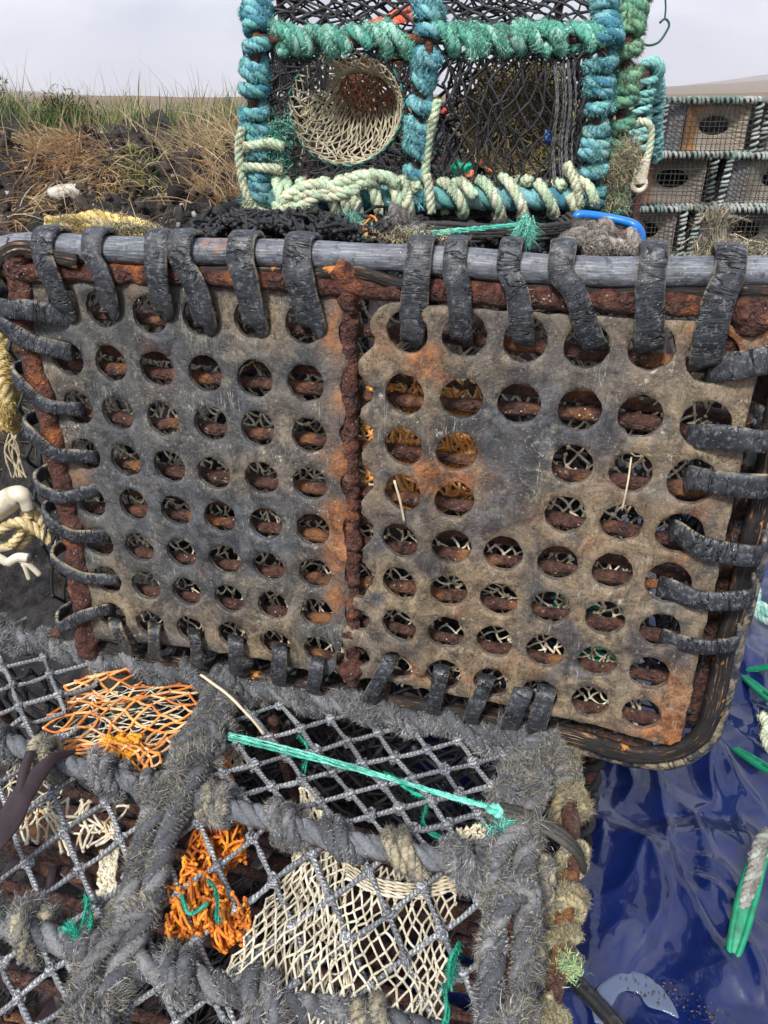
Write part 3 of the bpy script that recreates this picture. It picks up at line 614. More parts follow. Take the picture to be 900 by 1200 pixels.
# the cage behind: bows, side rails and black net
def cb(u, v, d): return W(u, v, -d)
U0, U1, V0, V1 = -.085, .645, -.06, .405
def bows(mb, u):
    P = smooth_path([cb(u, V0, 0.01), cb(u, V0 + .018, .12), cb(u, V0 + .035, .28), cb(u, V0 + .09, .36), cb(u, V1 - .09, .36), cb(u, V1 - .03, .28), cb(u, V1, .01)], step=.006); tube(mb, P, .006, 8, rough=.001, seed=int(u * 99))
for u in (U0, .33, U1): one('bow', M['rust_rod'], lambda mb: bows(mb, u), creel)
BLK = ((.02, .02, .023), (.032, .033, .037), (.014, .014, .015)); CRM = ((.78, .68, .48), (.66, .56, .38), (.85, .78, .6))
def cage_net(mb):
    f = patch([cb(U0, V0 + .004, .02), cb(U1, V0 + .004, .02)], [cb(U0, V0 + .038, .30), cb(U1, V0 + .038, .30)]); diamond(mb, f, 22, 14, .0019, BLK, .25, .06, bulge=lambda s, t: V(0, 0, -1) * (np.sin(s * math.pi * 2) ** 2 * np.sin(t * math.pi) * .012)[..., None])
    f = patch([cb(U0, V0 + .05, .34), cb(U1, V0 + .05, .34)], [cb(U0, V1 - .05, .34), cb(U1, V1 - .05, .34)]); diamond(mb, f, 24, 22, .0019, BLK, .25, .06)
    for u in (U0, U1):
        f = patch([cb(u, V0, .02), cb(u, V0 + .05, .34)], [cb(u, V1, .02), cb(u, V1 - .05, .34)]); diamond(mb, f, 10, 16, .0019, BLK, .25, .06)
    f = patch([cb(U0, V1, .02), cb(U1, V1, .02)], [cb(U0, V1 - .03, .30), cb(U1, V1 - .03, .30)]); diamond(mb, f, 22, 12, .0019, BLK, .25, .06)
one('cage_net', M['twine'], cage_net, creel)
def inner_net(mb):
    f = patch([cb(-.05, -.03, .028), cb(.3, -.03, .031), cb(.60, -.02, .028)], [cb(-.04, .40, .03), cb(.3, .40, .032), cb(.60, .405, .03)])
    diamond(mb, f, 56, 54, .0011, CRM + ((.4, .33, .22),), .4, .1, knot=1.2, k=5, drop=.2, warp=2.6, bulge=lambda s, t: NP * (.006 * np.sin(s * 21) * np.sin(t * 13))[..., None])
one('inner_net', M['twine'], inner_net, creel)
def onet(mb):
    f = patch([PP(415, 420, -.026), PP(560, 440, -.028)], [PP(430, 600, -.026), PP(575, 600, -.03)])
    for q in range(2): diamond(mb, f, 13, 15, .0016, ((.8, .34, .07), (.66, .27, .06), (.8, .45, .18)), .6, .14, k=5, warp=1.5)
one('orange_net', M['twine'], onet, creel)
def dark_net(mb):
    for (x0, y0, x1, y1) in ((60, 380, 400, 640), (430, 560, 820, 850), (200, 560, 420, 790), (560, 420, 860, 640)):
        f = patch([PP(x0, y0, -.16), PP(x1, y0 + 20, -.13)], [PP(x0, y1, -.13), PP(x1, y1 + 20, -.18)])
        diamond(mb, f, 16, 16, .0026, BLK, .7, .2, k=5, warp=2)
one('folded_net', M['twine'], dark_net, creel)
def weed(mb):
    for q in range(90):
        u, v = random.uniform(U0 + .05, U1 - .05), random.uniform(.0, .40); p = cb(u, v, random.uniform(.09, .2))
        a = nrm(rng.normal(size=3)); P = smooth_path([p - a * .04, p + rng.normal(size=3) * .01, p + a * .04 + rng.normal(size=3) * .015], n=8)
        band(mb, P, np.tile(NP, (8, 1)), .018, .002, seed=q, nw=4)
one('seaweed_debris', M['weed'], weed, creel)['kind'] = 'stuff'
def nett(mb):
    for q in range(5):
        p = PP(672 + q * 7, 712 + q * 14, -.05)
        for j in range(7):
            a = p + rng.normal(size=3) * .008; rope(mb, [a - r1 * .02, a + r2 * .006 * random.uniform(-1, 1), a + r1 * .03 + r2 * random.uniform(-.01, .01)], .0012, .01, 1, ((.02, .35, .22), (.01, .2, .13)), k=5)
one('green_twine', M['fibre'], nett, creel)

# ================================================================== THE ROPED CREEL LYING IN FRONT
ZT = .45
GRY = ((.115, .12, .132), (.075, .08, .09), (.17, .172, .18)); GRH = ((.30, .30, .31), (.20, .20, .215), (.42, .41, .38), (.13, .135, .15)); KHK = ((.22, .19, .13), (.34, .30, .2), (.17, .16, .13))
low = empty('lobster_creel', hz(350, 980, ZT) * V(1, 1, 0), 'open creel in front with shaggy grey rope edging and knotted grey netting over its top', 'lobster creel', 'lobster creels heaped at the shore')
A2_, B2_ = hz(120, 900, ZT), hz(570, 1010, ZT); C2_ = hz(300, 1160, ZT - .035); OB, NB = plane3(A2_, B2_, C2_)
pA = lambda x, y: hz(x, y, ZT - .008)
pB = lambda x, y: at(x, y, OB - V(0, 0, .008), NB)
topA = lambda x, y, dz=0: hz(x, y, ZT + dz)
topB = lambda x, y, dz=0: at(x, y, OB + V(0, 0, dz), NB)
dirx = nrm(topA(600, 850) - topA(40, 742)); dirx[2] = 0; dirx = nrm(dirx); diry = nrm(np.cross(UP, dirx))
# steel frame under the ropes
BR = [topA(-160, 705), topA(0, 742), topA(110, 768), topA(240, 795), topA(340, 815), topA(460, 838), topA(560, 858), topA(640, 872)]
MR = [topA(-170, 830), topA(0, 868), topA(70, 893), topA(150, 915), topA(230, 938), topA(310, 958), topA(400, 985), topA(480, 1000), topA(590, 1022)]
FR = [topB(-190, 1010), topB(-40, 1058), topB(20, 1085), topB(120, 1118), topB(200, 1140), topB(310, 1172), topB(420, 1192), topB(600, 1240)]
EB = [topA(622, 860), topA(622, 900), topA(608, 950), topA(600, 1000), topA(598, 1010), topB(600, 1060), topB(596, 1120), topB(592, 1180), topB(590, 1250)]
BW = [topA(262, 798), topA(250, 840), topA(228, 890), topA(205, 935), topB(180, 990), topB(165, 1050), topB(140, 1110), topB(118, 1160), topB(95, 1230)]
def steel(mb, P, r=.0065): tube(mb, smooth_path(P, step=.006), r, 8, rough=.001, rs=90)
dn_ = V(0, 0, -.010)
for P in (BR, MR, FR, EB, BW): one('frame_bar', M['rust'], lambda mb: steel(mb, [p + dn_ for p in P]), low)
# fuzzy rope on every edge
def grope(name, fn): return one(name, M['fibre'], fn, low)
HD = 42000
def r_back(mb):
    rope(mb, BR, .0115, .055, 3, GRY, HD * 1.2, .011, .00028, GRH, seed=1)
    coil(mb, BR, .0135, .0075, .047, GRY, HD * .9, .012, GRH, seed=2, irregular=.5, tilt=.01, hw=.00028)
grope('edge_rope', r_back)
def r_mid(mb):
    rope(mb, MR, .0112, .05, 3, ((.16, .17, .19), (.12, .125, .14)), HD * .12, .007, .00026, GRH, seed=3)
grope('edge_rope', r_mid)
def r_front(mb):
    rope(mb, FR, .012, .055, 3, GRY, HD * .6, .009, .00028, GRH, seed=4)
grope('edge_rope', r_front)
def turn(mb, P, s0, turns, Rc, r, cols, hair, seed, hcols=GRH, pitch=None):
    Q = smooth_path(P, step=.002); s = arclen(Q); a = min(range(len(s)), key=lambda i: abs(s[i] - s0 * s[-1])); L = (pitch or r * 2.1) * turns
    b = min(range(len(s)), key=lambda i: abs(s[i] - s[a] - L)); b = max(b, a + 4)
    coil(mb, Q[a:b + 1:max(1, (b - a) // 5)] if (b - a) > 6 else Q[a:b + 1], Rc, r, pitch or r * 2.1, cols, hair, .009, hcols, seed=seed, irregular=.05, tilt=.008, hw=.00028)
def wr_mid(mb):
    for k_, s0 in enumerate((.05, .16, .25, .335, .44, .505, .60, .70, .775, .86, .94)): turn(mb, MR, s0, 2.0, .0135, .0068, GRY if k_ % 3 else KHK, HD * .9, k_, GRH + KHK if k_ % 2 else GRH)
    for k_, s0 in enumerate((.06, .22, .33, .43, .56, .68, .82)): turn(mb, FR, s0, 1.7, .0145, .0075, KHK if k_ % 4 == 2 else GRY, HD * 1.0, 30 + k_, GRH + KHK[:1])
grope('rope_lashing', wr_mid)
sh = lambda P, d: [p + diry * 0 + dirx * d for p in P]
def r_bow(mb):
    rope(mb, sh(BW, -.010), .0115, .06, 3, GRY, HD * 1.2, .010, .0003, GRH + KHK, seed=5)
    rope(mb, [p + UP * .006 for p in sh(BW, .012)], .011, .055, 3, GRY, HD * 1.2, .010, .0003, GRH + KHK, seed=6)
    coil(mb, BW, .019, .0078, .078, GRY + GRY + KHK[2:], HD * 1.1, .012, GRH + KHK, seed=7, irregular=.7, tilt=.018)
grope('bow_rope', r_bow)
def r_end(mb):
    rope(mb, sh(EB, -.012), .0112, .06, 3, GRY, HD * 1.1, .011, .0003, GRH, seed=8)
    rope(mb, sh(EB, .012), .0108, .055, 3, GRY + GRY + KHK[2:], HD * 1.1, .011, .0003, GRH + KHK, seed=9)
    coil(mb, EB, .020, .0078, .062, GRY + GRY + KHK[:1], HD * 1.0, .013, GRH + KHK, seed=10, irregular=.6, tilt=.02)
grope('bow_rope', r_end)
# rusty end bars outside the rope with weedy lashings
EB2 = [hz(650, 868, .44), hz(664, 920, .425), hz(670, 1000, .405), hz(664, 1060, .395), hz(655, 1120, .39), hz(645, 1190, .385), hz(640, 1260, .38)]
EB3 = [hz(628, 1000, .42), hz(622, 1080, .41), hz(612, 1160, .40), hz(606, 1250, .39)]
one('end_bar', M['rust_rod'], lambda mb: tube(mb, smooth_path(EB2, step=.003), .0085, 12, rough=.0016, rs=90), low)
one('end_bar', M['rust'], lambda mb: tube(mb, smooth_path(EB3, step=.003), .008, 12, rough=.002, rs=90), low)
YEL = ((.40, .34, .20), (.33, .26, .15), (.48, .43, .32), (.36, .36, .22)); GRN = ((.30, .48, .28), (.42, .5, .24))
def wr_end(mb):
    for k_, (s0, n_) in enumerate(((.02, 4), (.20, 1.5), (.38, 1.3), (.53, 1.5), (.68, 1.0), (.86, 1.6))): turn(mb, EB2, s0, n_, .013, .006, KHK + YEL if k_ else GRY, HD * 1.6, 50 + k_, KHK + YEL)
    for k_, s0 in enumerate((.1, .5, .85)): turn(mb, EB3, s0, 2.5, .013, .006, GRY + KHK, HD * 1.4, 60 + k_, KHK + GRH)
    for px, py in ((606 + 50, 1012), (668, 1130), (660, 1128), (672, 1140)):
        p = hz(px, py, .41); n_ = 110; hairs(mb, p + rng.normal(size=(n_, 3)) * .004, rng.normal(size=(n_, 3)) + UP, .007, .0005, colvar(GRN if px > 657 else YEL, n_, .2))
grope('end_lashing', wr_end)
# knotted grey net in four panels
GT = ((.34, .355, .38), (.25, .265, .29), (.42, .435, .46))
def pn(mb, proj, O, a, b, poly, r=.0026): skew_net(mb, proj, O, a, b, poly, r, GT)
one('net_panel', M['grey_twine'], lambda mb: pn(mb, pA, (299.5, 897), (36, -9), (20, 26), [(262, 812), (430, 838), (640, 880), (600, 1015), (430, 985), (300, 955), (215, 930)]), low)
one('net_panel', M['grey_twine'], lambda mb: pn(mb, pB, (320, 1033), (44, -33), (22.5, 52), [(205, 940), (430, 990), (600, 1020), (600, 1200), (420, 1200), (240, 1160), (120, 1110)]), low)
one('net_panel', M['grey_twine'], lambda mb: pn(mb, pA, (60, 792), (46, -14), (9, 22), [(-160, 700), (125, 772), (96, 800), (70, 812), (56, 850), (62, 880), (0, 868), (-170, 830)]), low)
one('net_panel', M['grey_twine'], lambda mb: pn(mb, pB, (78, 974), (46, -34), (17, 44), [(-170, 835), (0, 870), (200, 935), (130, 1120), (-190, 1030)]), low)
# front face below the front rope
fz = lambda x, y: at(x, y, FR[3] + V(0, -.002, 0), nrm(diry * (1 if diry[1] < 0 else -1) + V(0, 0, 1.1)))
one('net_panel', M['grey_twine'], lambda mb: pn(mb, fz, (21, 1167), (42, -30), (20, 40), [(-60, 1075), (130, 1125), (420, 1200), (420, 1260), (-60, 1260)]), low)
# entrance nets and bait nets inside
ORG = ((.78, .30, .06), (.85, .40, .14), (.62, .19, .04), (.85, .50, .25)); ORD = ((.72, .22, .02), (.8, .3, .03), (.55, .15, .02))
CR2 = ((.62, .56, .42), (.54, .48, .35), (.68, .63, .5)); 
t2 = lambda x, y, d=-.02: topA(x, y, d)
def on(mb):
    f = patch([t2(108,792,-.012), t2(70,806,-.012), t2(52,845,-.014), t2(60,874,-.012), t2(100,888,-.012), t2(132,900,-.010)], [t2(186,781,-.006), t2(240,797,-.006), t2(226,832,-.004), t2(212,862,-.004), t2(196,885,-.004), t2(184,903,-.006)])
    diamond(mb, f, 11, 11, .0015, ORG, .24, .05, k=7, knot=1.6, warp=.8, bulge=lambda s, t: UP * (.010 * np.sin(s * 17) * np.sin(t * math.pi))[..., None])
    f = patch([t2(90,800,-.02), t2(62,850,-.02), t2(120,894,-.02)], [t2(225,800,-.012), t2(220,835,-.012), t2(180,895,-.012)])
    diamond(mb, f, 12, 10, .0009, CR2, .4, .08, k=4, warp=1.2)
    f = patch([t2(118,862), t2(132,880,-.01)], [t2(165,862,-.005), t2(150,890,-.005)]); diamond(mb, f, 4, 7, .0026, ((.85, .4, .03),), .8, .2, k=6, knot=1.5)
one('entrance_net', M['twine'], on, low)['label'] = 'bright orange net gathered across the top'
def ob(mb):
    for pl, m_ in (([(236,880),(262,874),(272,915),(240,922)], 3), ([(222,968),(282,962),(288,1010),(262,1012),(218,1015)], 4), ([(212,1012),(262,1015),(268,1050),(204,1045)], 4), ([(198,1042),(240,1048),(250,1098),(196,1092)], 3), ([(236,1050),(290,1062),(292,1096),(258,1108)], 3)):
        x0 = [p[0] for p in pl]; y0 = [p[1] for p in pl]; f = patch([t2(pl[0][0], pl[0][1], -.03), t2(pl[1][0], pl[1][1], -.028)], [t2(pl[-1][0], pl[-1][1], -.034), t2(pl[2][0], pl[2][1], -.03)])
        for q in range(m_): diamond(mb, f, 6, 5, .0015, ORD + ((.38, .10, .01),), .7, .16, k=6, knot=1.4, warp=1.6, bulge=lambda s, t: UP * (rng.normal(size=s.shape) * .006 - .004 * q)[..., None])
one('bait_net', M['twine'], ob, low)['label'] = 'matted orange net hanging inside'
def cn(mb):
    f = patch([t2(350,985,-.028), t2(372,978,-.02), t2(392,985,-.02), t2(430,1010,-.022), t2(480,1025,-.03), t2(535,1035,-.026)], [t2(262,1140,-.03), t2(330,1180,-.03), t2(392,1215,-.03), t2(440,1225,-.03), t2(480,1225,-.03), t2(522,1205,-.03)])
    diamond(mb, f, 19, 16, .00105, CR2, .2, .03, k=6, knot=1.4, warp=.8)
    f = patch([t2(352,980,-.026), t2(400,985,-.022)], [t2(270,1135,-.04), t2(420,1210,-.05)]); diamond(mb, f, 12, 15, .0009, CR2, .4, .05, k=5, knot=1.3, warp=1.4)
    for k_ in range(5): rope(mb, [t2(405, 1012 + k_ * 4, -.018), t2(440, 1030 + k_ * 4, -.020), t2(490, 1036 + k_ * 4, -.024), t2(535, 1022 + k_ * 5, -.024)], .0016, .02, 2, CR2, k=5, seed=k_)
    f = patch([t2(352,922,-.022), t2(372,925,-.022)], [t2(350,985,-.022), t2(385,985,-.022)]); diamond(mb, f, 4, 6, .0015, CR2, .4, .1, k=5)
    f = patch([t2(535,972,-.02), t2(572,965,-.02)], [t2(524,1000,-.02), t2(566,1002,-.02)]); diamond(mb, f, 6, 5, .0015, CR2, .4, .1, k=5)
    f = patch([t2(258,905,-.04), t2(292,900,-.04)], [t2(268,875,-.04), t2(285,872,-.04)]); diamond(mb, f, 6, 5, .0012, CR2, .4, .1, k=5)
one('entrance_net', M['twine'], cn, low)['label'] = 'cream net fanning down from the middle rope'
def cn2(mb):
    f = patch([t2(0,940,-.025), t2(60,935,-.022), t2(150,945,-.022)], [t2(20,985,-.03), t2(80,1000,-.03), t2(140,1000,-.03)]); diamond(mb, f, 11, 5, .0014, CR2 + ((.5, .35, .2),), .5, .1, k=5, knot=1.3, warp=1.6)
    f = patch([t2(118,998,-.03), t2(138,994,-.03)], [t2(112,1075,-.04), t2(132,1078,-.04)])
    for q in range(3): diamond(mb, f, 3, 9, .0015, CR2, .6, .12, k=5, knot=1.3)
    f = patch([t2(15,880,-.04), t2(90,905,-.04)], [t2(0,935,-.05), t2(60,950,-.05)]); diamond(mb, f, 7, 5, .0012, CR2, .5, .1, k=5)
one('entrance_net', M['twine'], cn2, low)['label'] = 'cream net below the left bait net'
def gt(mb):
    G = ((.02, .28, .19), (.03, .38, .26), (.01, .18, .12))
    for pts in ([(105,1062),(98,1080),(84,1092)], [(100,1050),(108,1075),(95,1085)], [(82,1085),(92,1100),(88,1078)], [(455,905),(480,925),(512,930)], [(500,940),(495,965),(515,985)], [(570,925),(592,915),(602,920)], [(528,1150),(520,1180),(516,1205)], [(540,1100),(532,1130),(526,1160)], [(240,1035),(258,1050),(250,1080)], [(205,1052),(225,1068),(240,1060)], [(350,862),(358,880),(354,900)]):
        P = [t2(x, y, -.016) + rng.normal(size=3) * .003 for x, y in pts]
        for q in range(3): rope(mb, [p + rng.normal(size=3) * .0012 for p in P], .0010, .012, 1, G, 4000, .006, .00025, k=5, seed=q)
one('green_twine', M['fibre'], gt, low)
# cage: base slats, frame, sides
def lb(x, y, z): o = topA(240, 960); return o * V(1, 1, 0) + dirx * x - diry * y * (1) + V(0, 0, z)
xa, xb, ya, yb = -.42, .33, -.20, .27
if diry[1] < 0: pass
sgn = 1 if diry[1] > 0 else -1
lb = lambda x, y, z: topA(240, 960) * V(1, 1, 0) + dirx * x + diry * sgn * y + V(0, 0, z)
for k_ in range(11): 
    y = -.25 + k_ * .047; one('base_slat', M['rust_rod'], lambda mb: tube(mb, smooth_path([lb(xa, y, .085), lb(0, y + .004, .08), lb(xb, y, .085)], step=.01), .0115, 8, rough=.002, rs=60, seed=k_), low)
for k_ in range(9):
    y = -.18 + k_ * .045; one('mid_slat', M['slat'], lambda mb: tube(mb, smooth_path([lb(xa + .03, y, .25), lb(0, y + .01, .235), lb(.30, y, .25)], step=.01), .0065, 8, rough=.002, rs=60, seed=30 + k_), low)
one('base_frame', M['black_bar'], lambda mb: tube(mb, smooth_path([lb(xa, .27, .05), hz(560, 1060, .05), hz(640, 1118, .05), hz(685, 1162, .05), hz(725, 1206, .05), hz(775, 1275, .05), hz(700, 1400, .05), lb(xa, -.36, .05), lb(xa - .03, 0, .05), lb(xa, .27, .05)], step=.008), .0105, 12, rough=.001), low)
def sides(mb):
    f = patch([lb(.30, .17, .42), lb(.29, -.25, .38)], [lb(.31, .2, .06), lb(.31, -.3, .06)]); diamond(mb, f, 11, 12, .0022, BLK, .2, .04)
    f = patch([lb(xa, .17, .42), lb(.30, .17, .42)], [lb(xa, .26, .06), lb(xb, .26, .06)]); diamond(mb, f, 20, 10, .0024, BLK, .3, .05)
    f = patch([lb(xa, .17, .42), lb(xa, -.25, .38)], [lb(xa - .03, .26, .06), lb(xa - .03, -.3, .06)]); diamond(mb, f, 9, 9, .0022, BLK, .2, .04)
one('side_net', M['twine'], sides, low)
for x in (xa, 0, .28): one('bow', M['rust_rod'], lambda mb: tube(mb, smooth_path([lb(x * 1.05, .26, .06), lb(x, .19, .3), lb(x, .16, .43)], step=.01), .006, 8), low)
def fold(mb):
    for k_ in range(4):
        a, b = lb(-.3 + .09 * k_, -.1, .12), lb(-.3 + .09 * k_ + .1, .15, .16); f = patch([a, a + dirx * .14], [b, b + dirx * .12 + UP * .02]); diamond(mb, f, 7, 8, .002, BLK, .7, .2, k=5, warp=2)
one('folded_net', M['twine'], fold, low)
def lweed(mb):
    for q in range(130):
        p = lb(random.uniform(xa + .04, xb - .06), random.uniform(-.24, .2), random.uniform(.09, .13)); a = nrm(rng.normal(size=3) * V(1, 1, .3)); P = smooth_path([p - a * .05, p + rng.normal(size=3) * .012, p + a * .05], n=8)
        band(mb, P, np.tile(UP, (8, 1)), random.uniform(.008, .022), .002, seed=q, nw=4)
one('seaweed_debris', M['weed'], lweed, low)['kind'] = 'stuff'
# door cord: teal cord pulled across the net, knotted to a black elastic
TE = ((.12, .54, .42), (.20, .62, .50), (.06, .38, .29))
cord = empty('door_cord', topA(580, 948, .01), 'flat teal cord stretched over the front creel netting and knotted to black elastic', 'cord')
tcp = [(268, 862), (330, 878), (400, 896), (470, 916), (530, 934), (578, 946)]
def tc_(mb):
    for k_ in range(4): rope(mb, [topA(x, y + (k_ - 1.5) * (2.6 - 1.9 * i / 5) + random.uniform(-.8, .8), .007 + .001 * (k_ % 2) - .003 * math.sin(i / 5 * math.pi)) for i, (x, y) in enumerate(tcp)], .0013, .03, 2, TE, 2500, .004, .0002, k=6, seed=k_)
one('teal_strands', M['fibre'], tc_, cord)
def bk(mb):
    for k_ in range(3): rope(mb, [topA(588, 944 + 5 * k_, .010), topA(620, 953 + 6 * k_, .016), topA(655, 972 + 6 * k_, .016), topA(676, 992 + 5 * k_, .0), topA(684, 1015 + 3 * k_, -.04)], .0032, .02, 1, ((.045, .042, .038), (.06, .055, .048)), 3000, .0022, .0002, k=8, seed=k_)
one('black_elastic', M['fibre'], bk, cord)
def kn(mb):
    c = topA(581, 950, .012)
    for k_ in range(3):
        P = [c + (dirx * math.cos(a + k_) * .0042 + nrm(diry + UP * (.8 * k_ - .6)) * math.sin(a) * .0052 + dirx * (.003 * k_ - .003)) for a in np.linspace(0, 2 * math.pi, 12)]; rope(mb, P, .0030, .03, 1, TE, 3000, .003, .0002, k=7, seed=k_)
    n_ = 420; b = c + V(.008, -.016, -.004) + rng.normal(size=(n_, 3)) * V(.006, .004, .002); hairs(mb, b, rng.normal(size=(n_, 3)) + V(.6, -.7, 0), rng.uniform(.008, .02, n_), .00035, colvar(TE, n_), .9)
one('teal_knot', M['fibre'], kn, cord)
# loose bits lying on it
sw = MB(); P = smooth_path([topA(234, 790, .035), topA(265, 812, .037), topA(292, 838, .02), topA(310, 860, .002)], step=.004); band(sw, P, np.tile(UP, (len(P), 1)), .0032, .001, nw=5)
tag(sw.build('dry_straw', M['straw'], loc=P[0]), 'pale curved straw stem lying across the grey rope and net', 'straw')
sw = MB(); P = smooth_path([topA(-40, 1010, .02), topA(5, 965, .022), topA(30, 925, .022), topA(60, 890, .02), topA(88, 880, .008)], step=.004); s_ = arclen(P) / arclen(P)[-1]
band(sw, P, np.tile(nrm(UP + V(0, -.4, 0)), (len(P), 1)), .030 * (1 - s_) ** .7 + .004, .003, nw=8, wob=.002)
P2_ = smooth_path([topA(20, 945, .022), topA(28, 905, .024), topA(36, 880, .02)], step=.004); band(sw, P2_, np.tile(UP, (len(P2_), 1)), .010, .002, nw=6)
tag(sw.build('seaweed_frond', M['weed'], loc=P[0]), 'dark purple seaweed frond draped over the grey rope', 'seaweed')
for k_, (a, b, o1, o2, lb_) in enumerate((((462, 563), (474, 612), .016, .012, 'short white straw stuck upright in the tan mat'), ((740, 535), (729, 598), -.005, .014, 'thin yellowish straw poking out of a hole of the tan mat'))):
    sw = MB(); P = smooth_path([PP(*a, o1), PP((a[0] + b[0]) / 2 + 1, (a[1] + b[1]) / 2, .016), PP(*b, o2)], step=.004); tube(sw, P, .0008 + .0004 * (k_ == 0), 6); tag(sw.build('straw_stem', M['straw'], loc=P[0]), lb_, 'straw')

# ================================================================== THE TEAL AND BLUE ROPED CREEL STANDING BEHIND
YU = 1.33
uq = lambda x, y, dy=0: atY(x, y, YU + dy)
up_ = empty('lobster_creel', V(.07, 1.55, .885), 'upright creel bound with blue and teal rope, cream rope coiled along its bottom rail', 'lobster creel', 'lobster creels heaped at the shore')
BLU = ((.09, .29, .36), (.05, .18, .25), (.17, .38, .41), (.12, .34, .32), (.27, .44, .40)); TEA = ((.17, .46, .36), (.09, .32, .25), (.33, .58, .48), (.22, .44, .34)); GRE = ((.12, .33, .21), (.18, .36, .22), (.10, .28, .2), (.27, .37, .2)); PAL = ((.52, .60, .42), (.60, .62, .44), (.42, .55, .38), (.66, .66, .52))
def arch(px, back_x, z0=.905):
    """front post up, over the sloping roof and down the back"""
    top = uq(*px[-1]); pts = [uq(x, y) for x, y in px]
    ax = top[0] - .004
    pts += [V(ax, YU + .09, top[2] + .10), V(ax - .002, YU + .20, top[2] + .155), V(ax, YU + .32, top[2] + .12), V(ax, YU + .40, top[2]), V(ax, YU + .43, z0)]
    return smooth_path(pts, step=.004)
pL = arch([(304, 238), (302, 180), (298, 125), (299, 80), (301, 46)], 0)
pC = arch([(487, 236), (488, 178), (492, 128), (496, 95), (503, 46)], 0)
pR = arch([(692, 236), (695, 190), (699, 146), (702, 103), (706, 60), (712, 42)], 0)
pG = smooth_path([uq(716, 236, .03), uq(721, 190, .03), uq(728, 131, .03), (uq(731, 100, .03)), uq(735, 60, .03), uq(739, 30, .04), uq(744, 0, .08), uq(748, -40, .14)], step=.004)
def steelU(P, nm='frame_bar'): one(nm, M['rust'], lambda mb: tube(mb, P[::3], .007, 8), up_)
railB = smooth_path([uq(300, 232), uq(400, 232), uq(500, 232), uq(600, 233), uq(694, 232)], step=.004)
railT = smooth_path([uq(303, 46), uq(400, 48), uq(503, 46), uq(600, 48), uq(712, 43)], step=.004)
for P in (pL, pC, pR, pG, railB, railT): steelU(P)
HU = 34000
def cu(nm, P, Rc, r, pitch, cols, seed, hair=1.0, hcols=None, irr=.35, tilt=.004, hl=.009, strands=3): one(nm, M['fibre'], lambda mb: coil(mb, P, Rc, r, pitch, cols, HU * hair, hl, hcols or tuple(tuple(min(1, c * 1.35) for c in k_) for k_ in cols), seed=seed, irregular=irr, tilt=tilt, hw=.00042, strands=strands, csc=7), up_)
nf = lambda P: len(P)
cu('post_lashing', pL[:int(nf(pL) * .62)], .0145, .0100, .0215, BLU, 1, tilt=.006)
cu('post_lashing', pC[:int(nf(pC) * .62)], .0135, .0098, .023, BLU, 2, tilt=.012)
cu('post_lashing', pR[:int(nf(pR) * .62)], .0150, .0100, .022, BLU + TEA[:1], 3, tilt=.005)
cu('post_lashing', pG, .0145, .0105, .024, GRE, 4, 1.1, KHK[:1] + GRE + YEL[:1])
def tr(mb):
    for a, b, sd in ((.04, .14, 1), (.155, .25, 2), (.27, .31, 9), (.33, .43, 3), (.53, .60, 4), (.615, .71, 5), (.72, .78, 6), (.79, .88, 7), (.89, .98, 8)):
        n_ = len(railT); coil(mb, railT[int(a * n_):int(b * n_)], .0135, .0100, .024, TEA, HU * 1.1, .011, tuple(tuple(c * 1.3 for c in k_) for k_ in TEA), seed=sd, irregular=.2, tilt=.012, hw=.0004)
one('top_rail_lashing', M['fibre'], tr, up_)
def rail_core(mb): rope(mb, railB, .019, .07, 3, BLU, HU * .5, .006, .0004, BLU, seed=4); rope(mb, railB + V(0, .03, -.012), .014, .06, 3, BLK, seed=5)
one('bottom_rail_rope', M['fibre'], rail_core, up_)
def cream(mb):
    n_ = len(railB); CH = PAL + ((.75, .74, .62),)
    rb = railB + V(0, -.002, 0)
    coil(mb, rb[int(.03 * n_):int(.50 * n_)], .027, .0098, .026, PAL, HU * .5, .005, CH, seed=1, irregular=.3, tilt=.004, hw=.0004)
    for a, b, sd in ((.545, .655, 2), (.665, .73, 3), (.745, .83, 4), (.84, .90, 5), (.91, .97, 6)): coil(mb, rb[int(a * n_):max(int(b * n_), int(a * n_) + 10)], .028, .0088, .034, PAL, HU * .5, .005, CH, seed=sd, irregular=.2, tilt=.014, hw=.0004)
    for pts in ([(320,243),(340,243),(362,236),(380,224),(400,214),(425,206),(452,207),(466,216)], [(345,232),(362,226),(385,230),(405,226),(425,214),(440,212)], [(330,236),(350,222),(372,216),(395,222),(420,224)]):
        rope(mb, [uq(x, y, -.035) for x, y in pts], .0095, .038, 3, PAL[1:], HU * .5, .005, .0004, CH, seed=7)
one('cream_lashing', M['fibre'], cream, up_)
def cream2(mb):
    CH = PAL
    for pts, dy in (([(285,172),(300,170),(318,168),(332,172)], -.02), ([(284,196),(298,196),(315,197),(330,198)], -.02), ([(284,150),(280,172),(283,205),(290,228),(302,246),(318,252)], -.018), ([(664,192),(670,205),(676,222),(680,240)], -.03), ([(500,206),(503,222),(506,250)], -.035), ([(513,118),(508,140),(503,160),(500,185),(498,210)], -.015), ([(352,68),(362,85),(380,95)], .02)):
        rope(mb, [uq(x, y, dy) for x, y in pts], .0075 if dy != .02 else .003, .03, 3, CH, HU * .7, .007, .0004, CH + YEL, seed=int(pts[0][0]))
one('cream_rope_end', M['fibre'], cream2, up_)
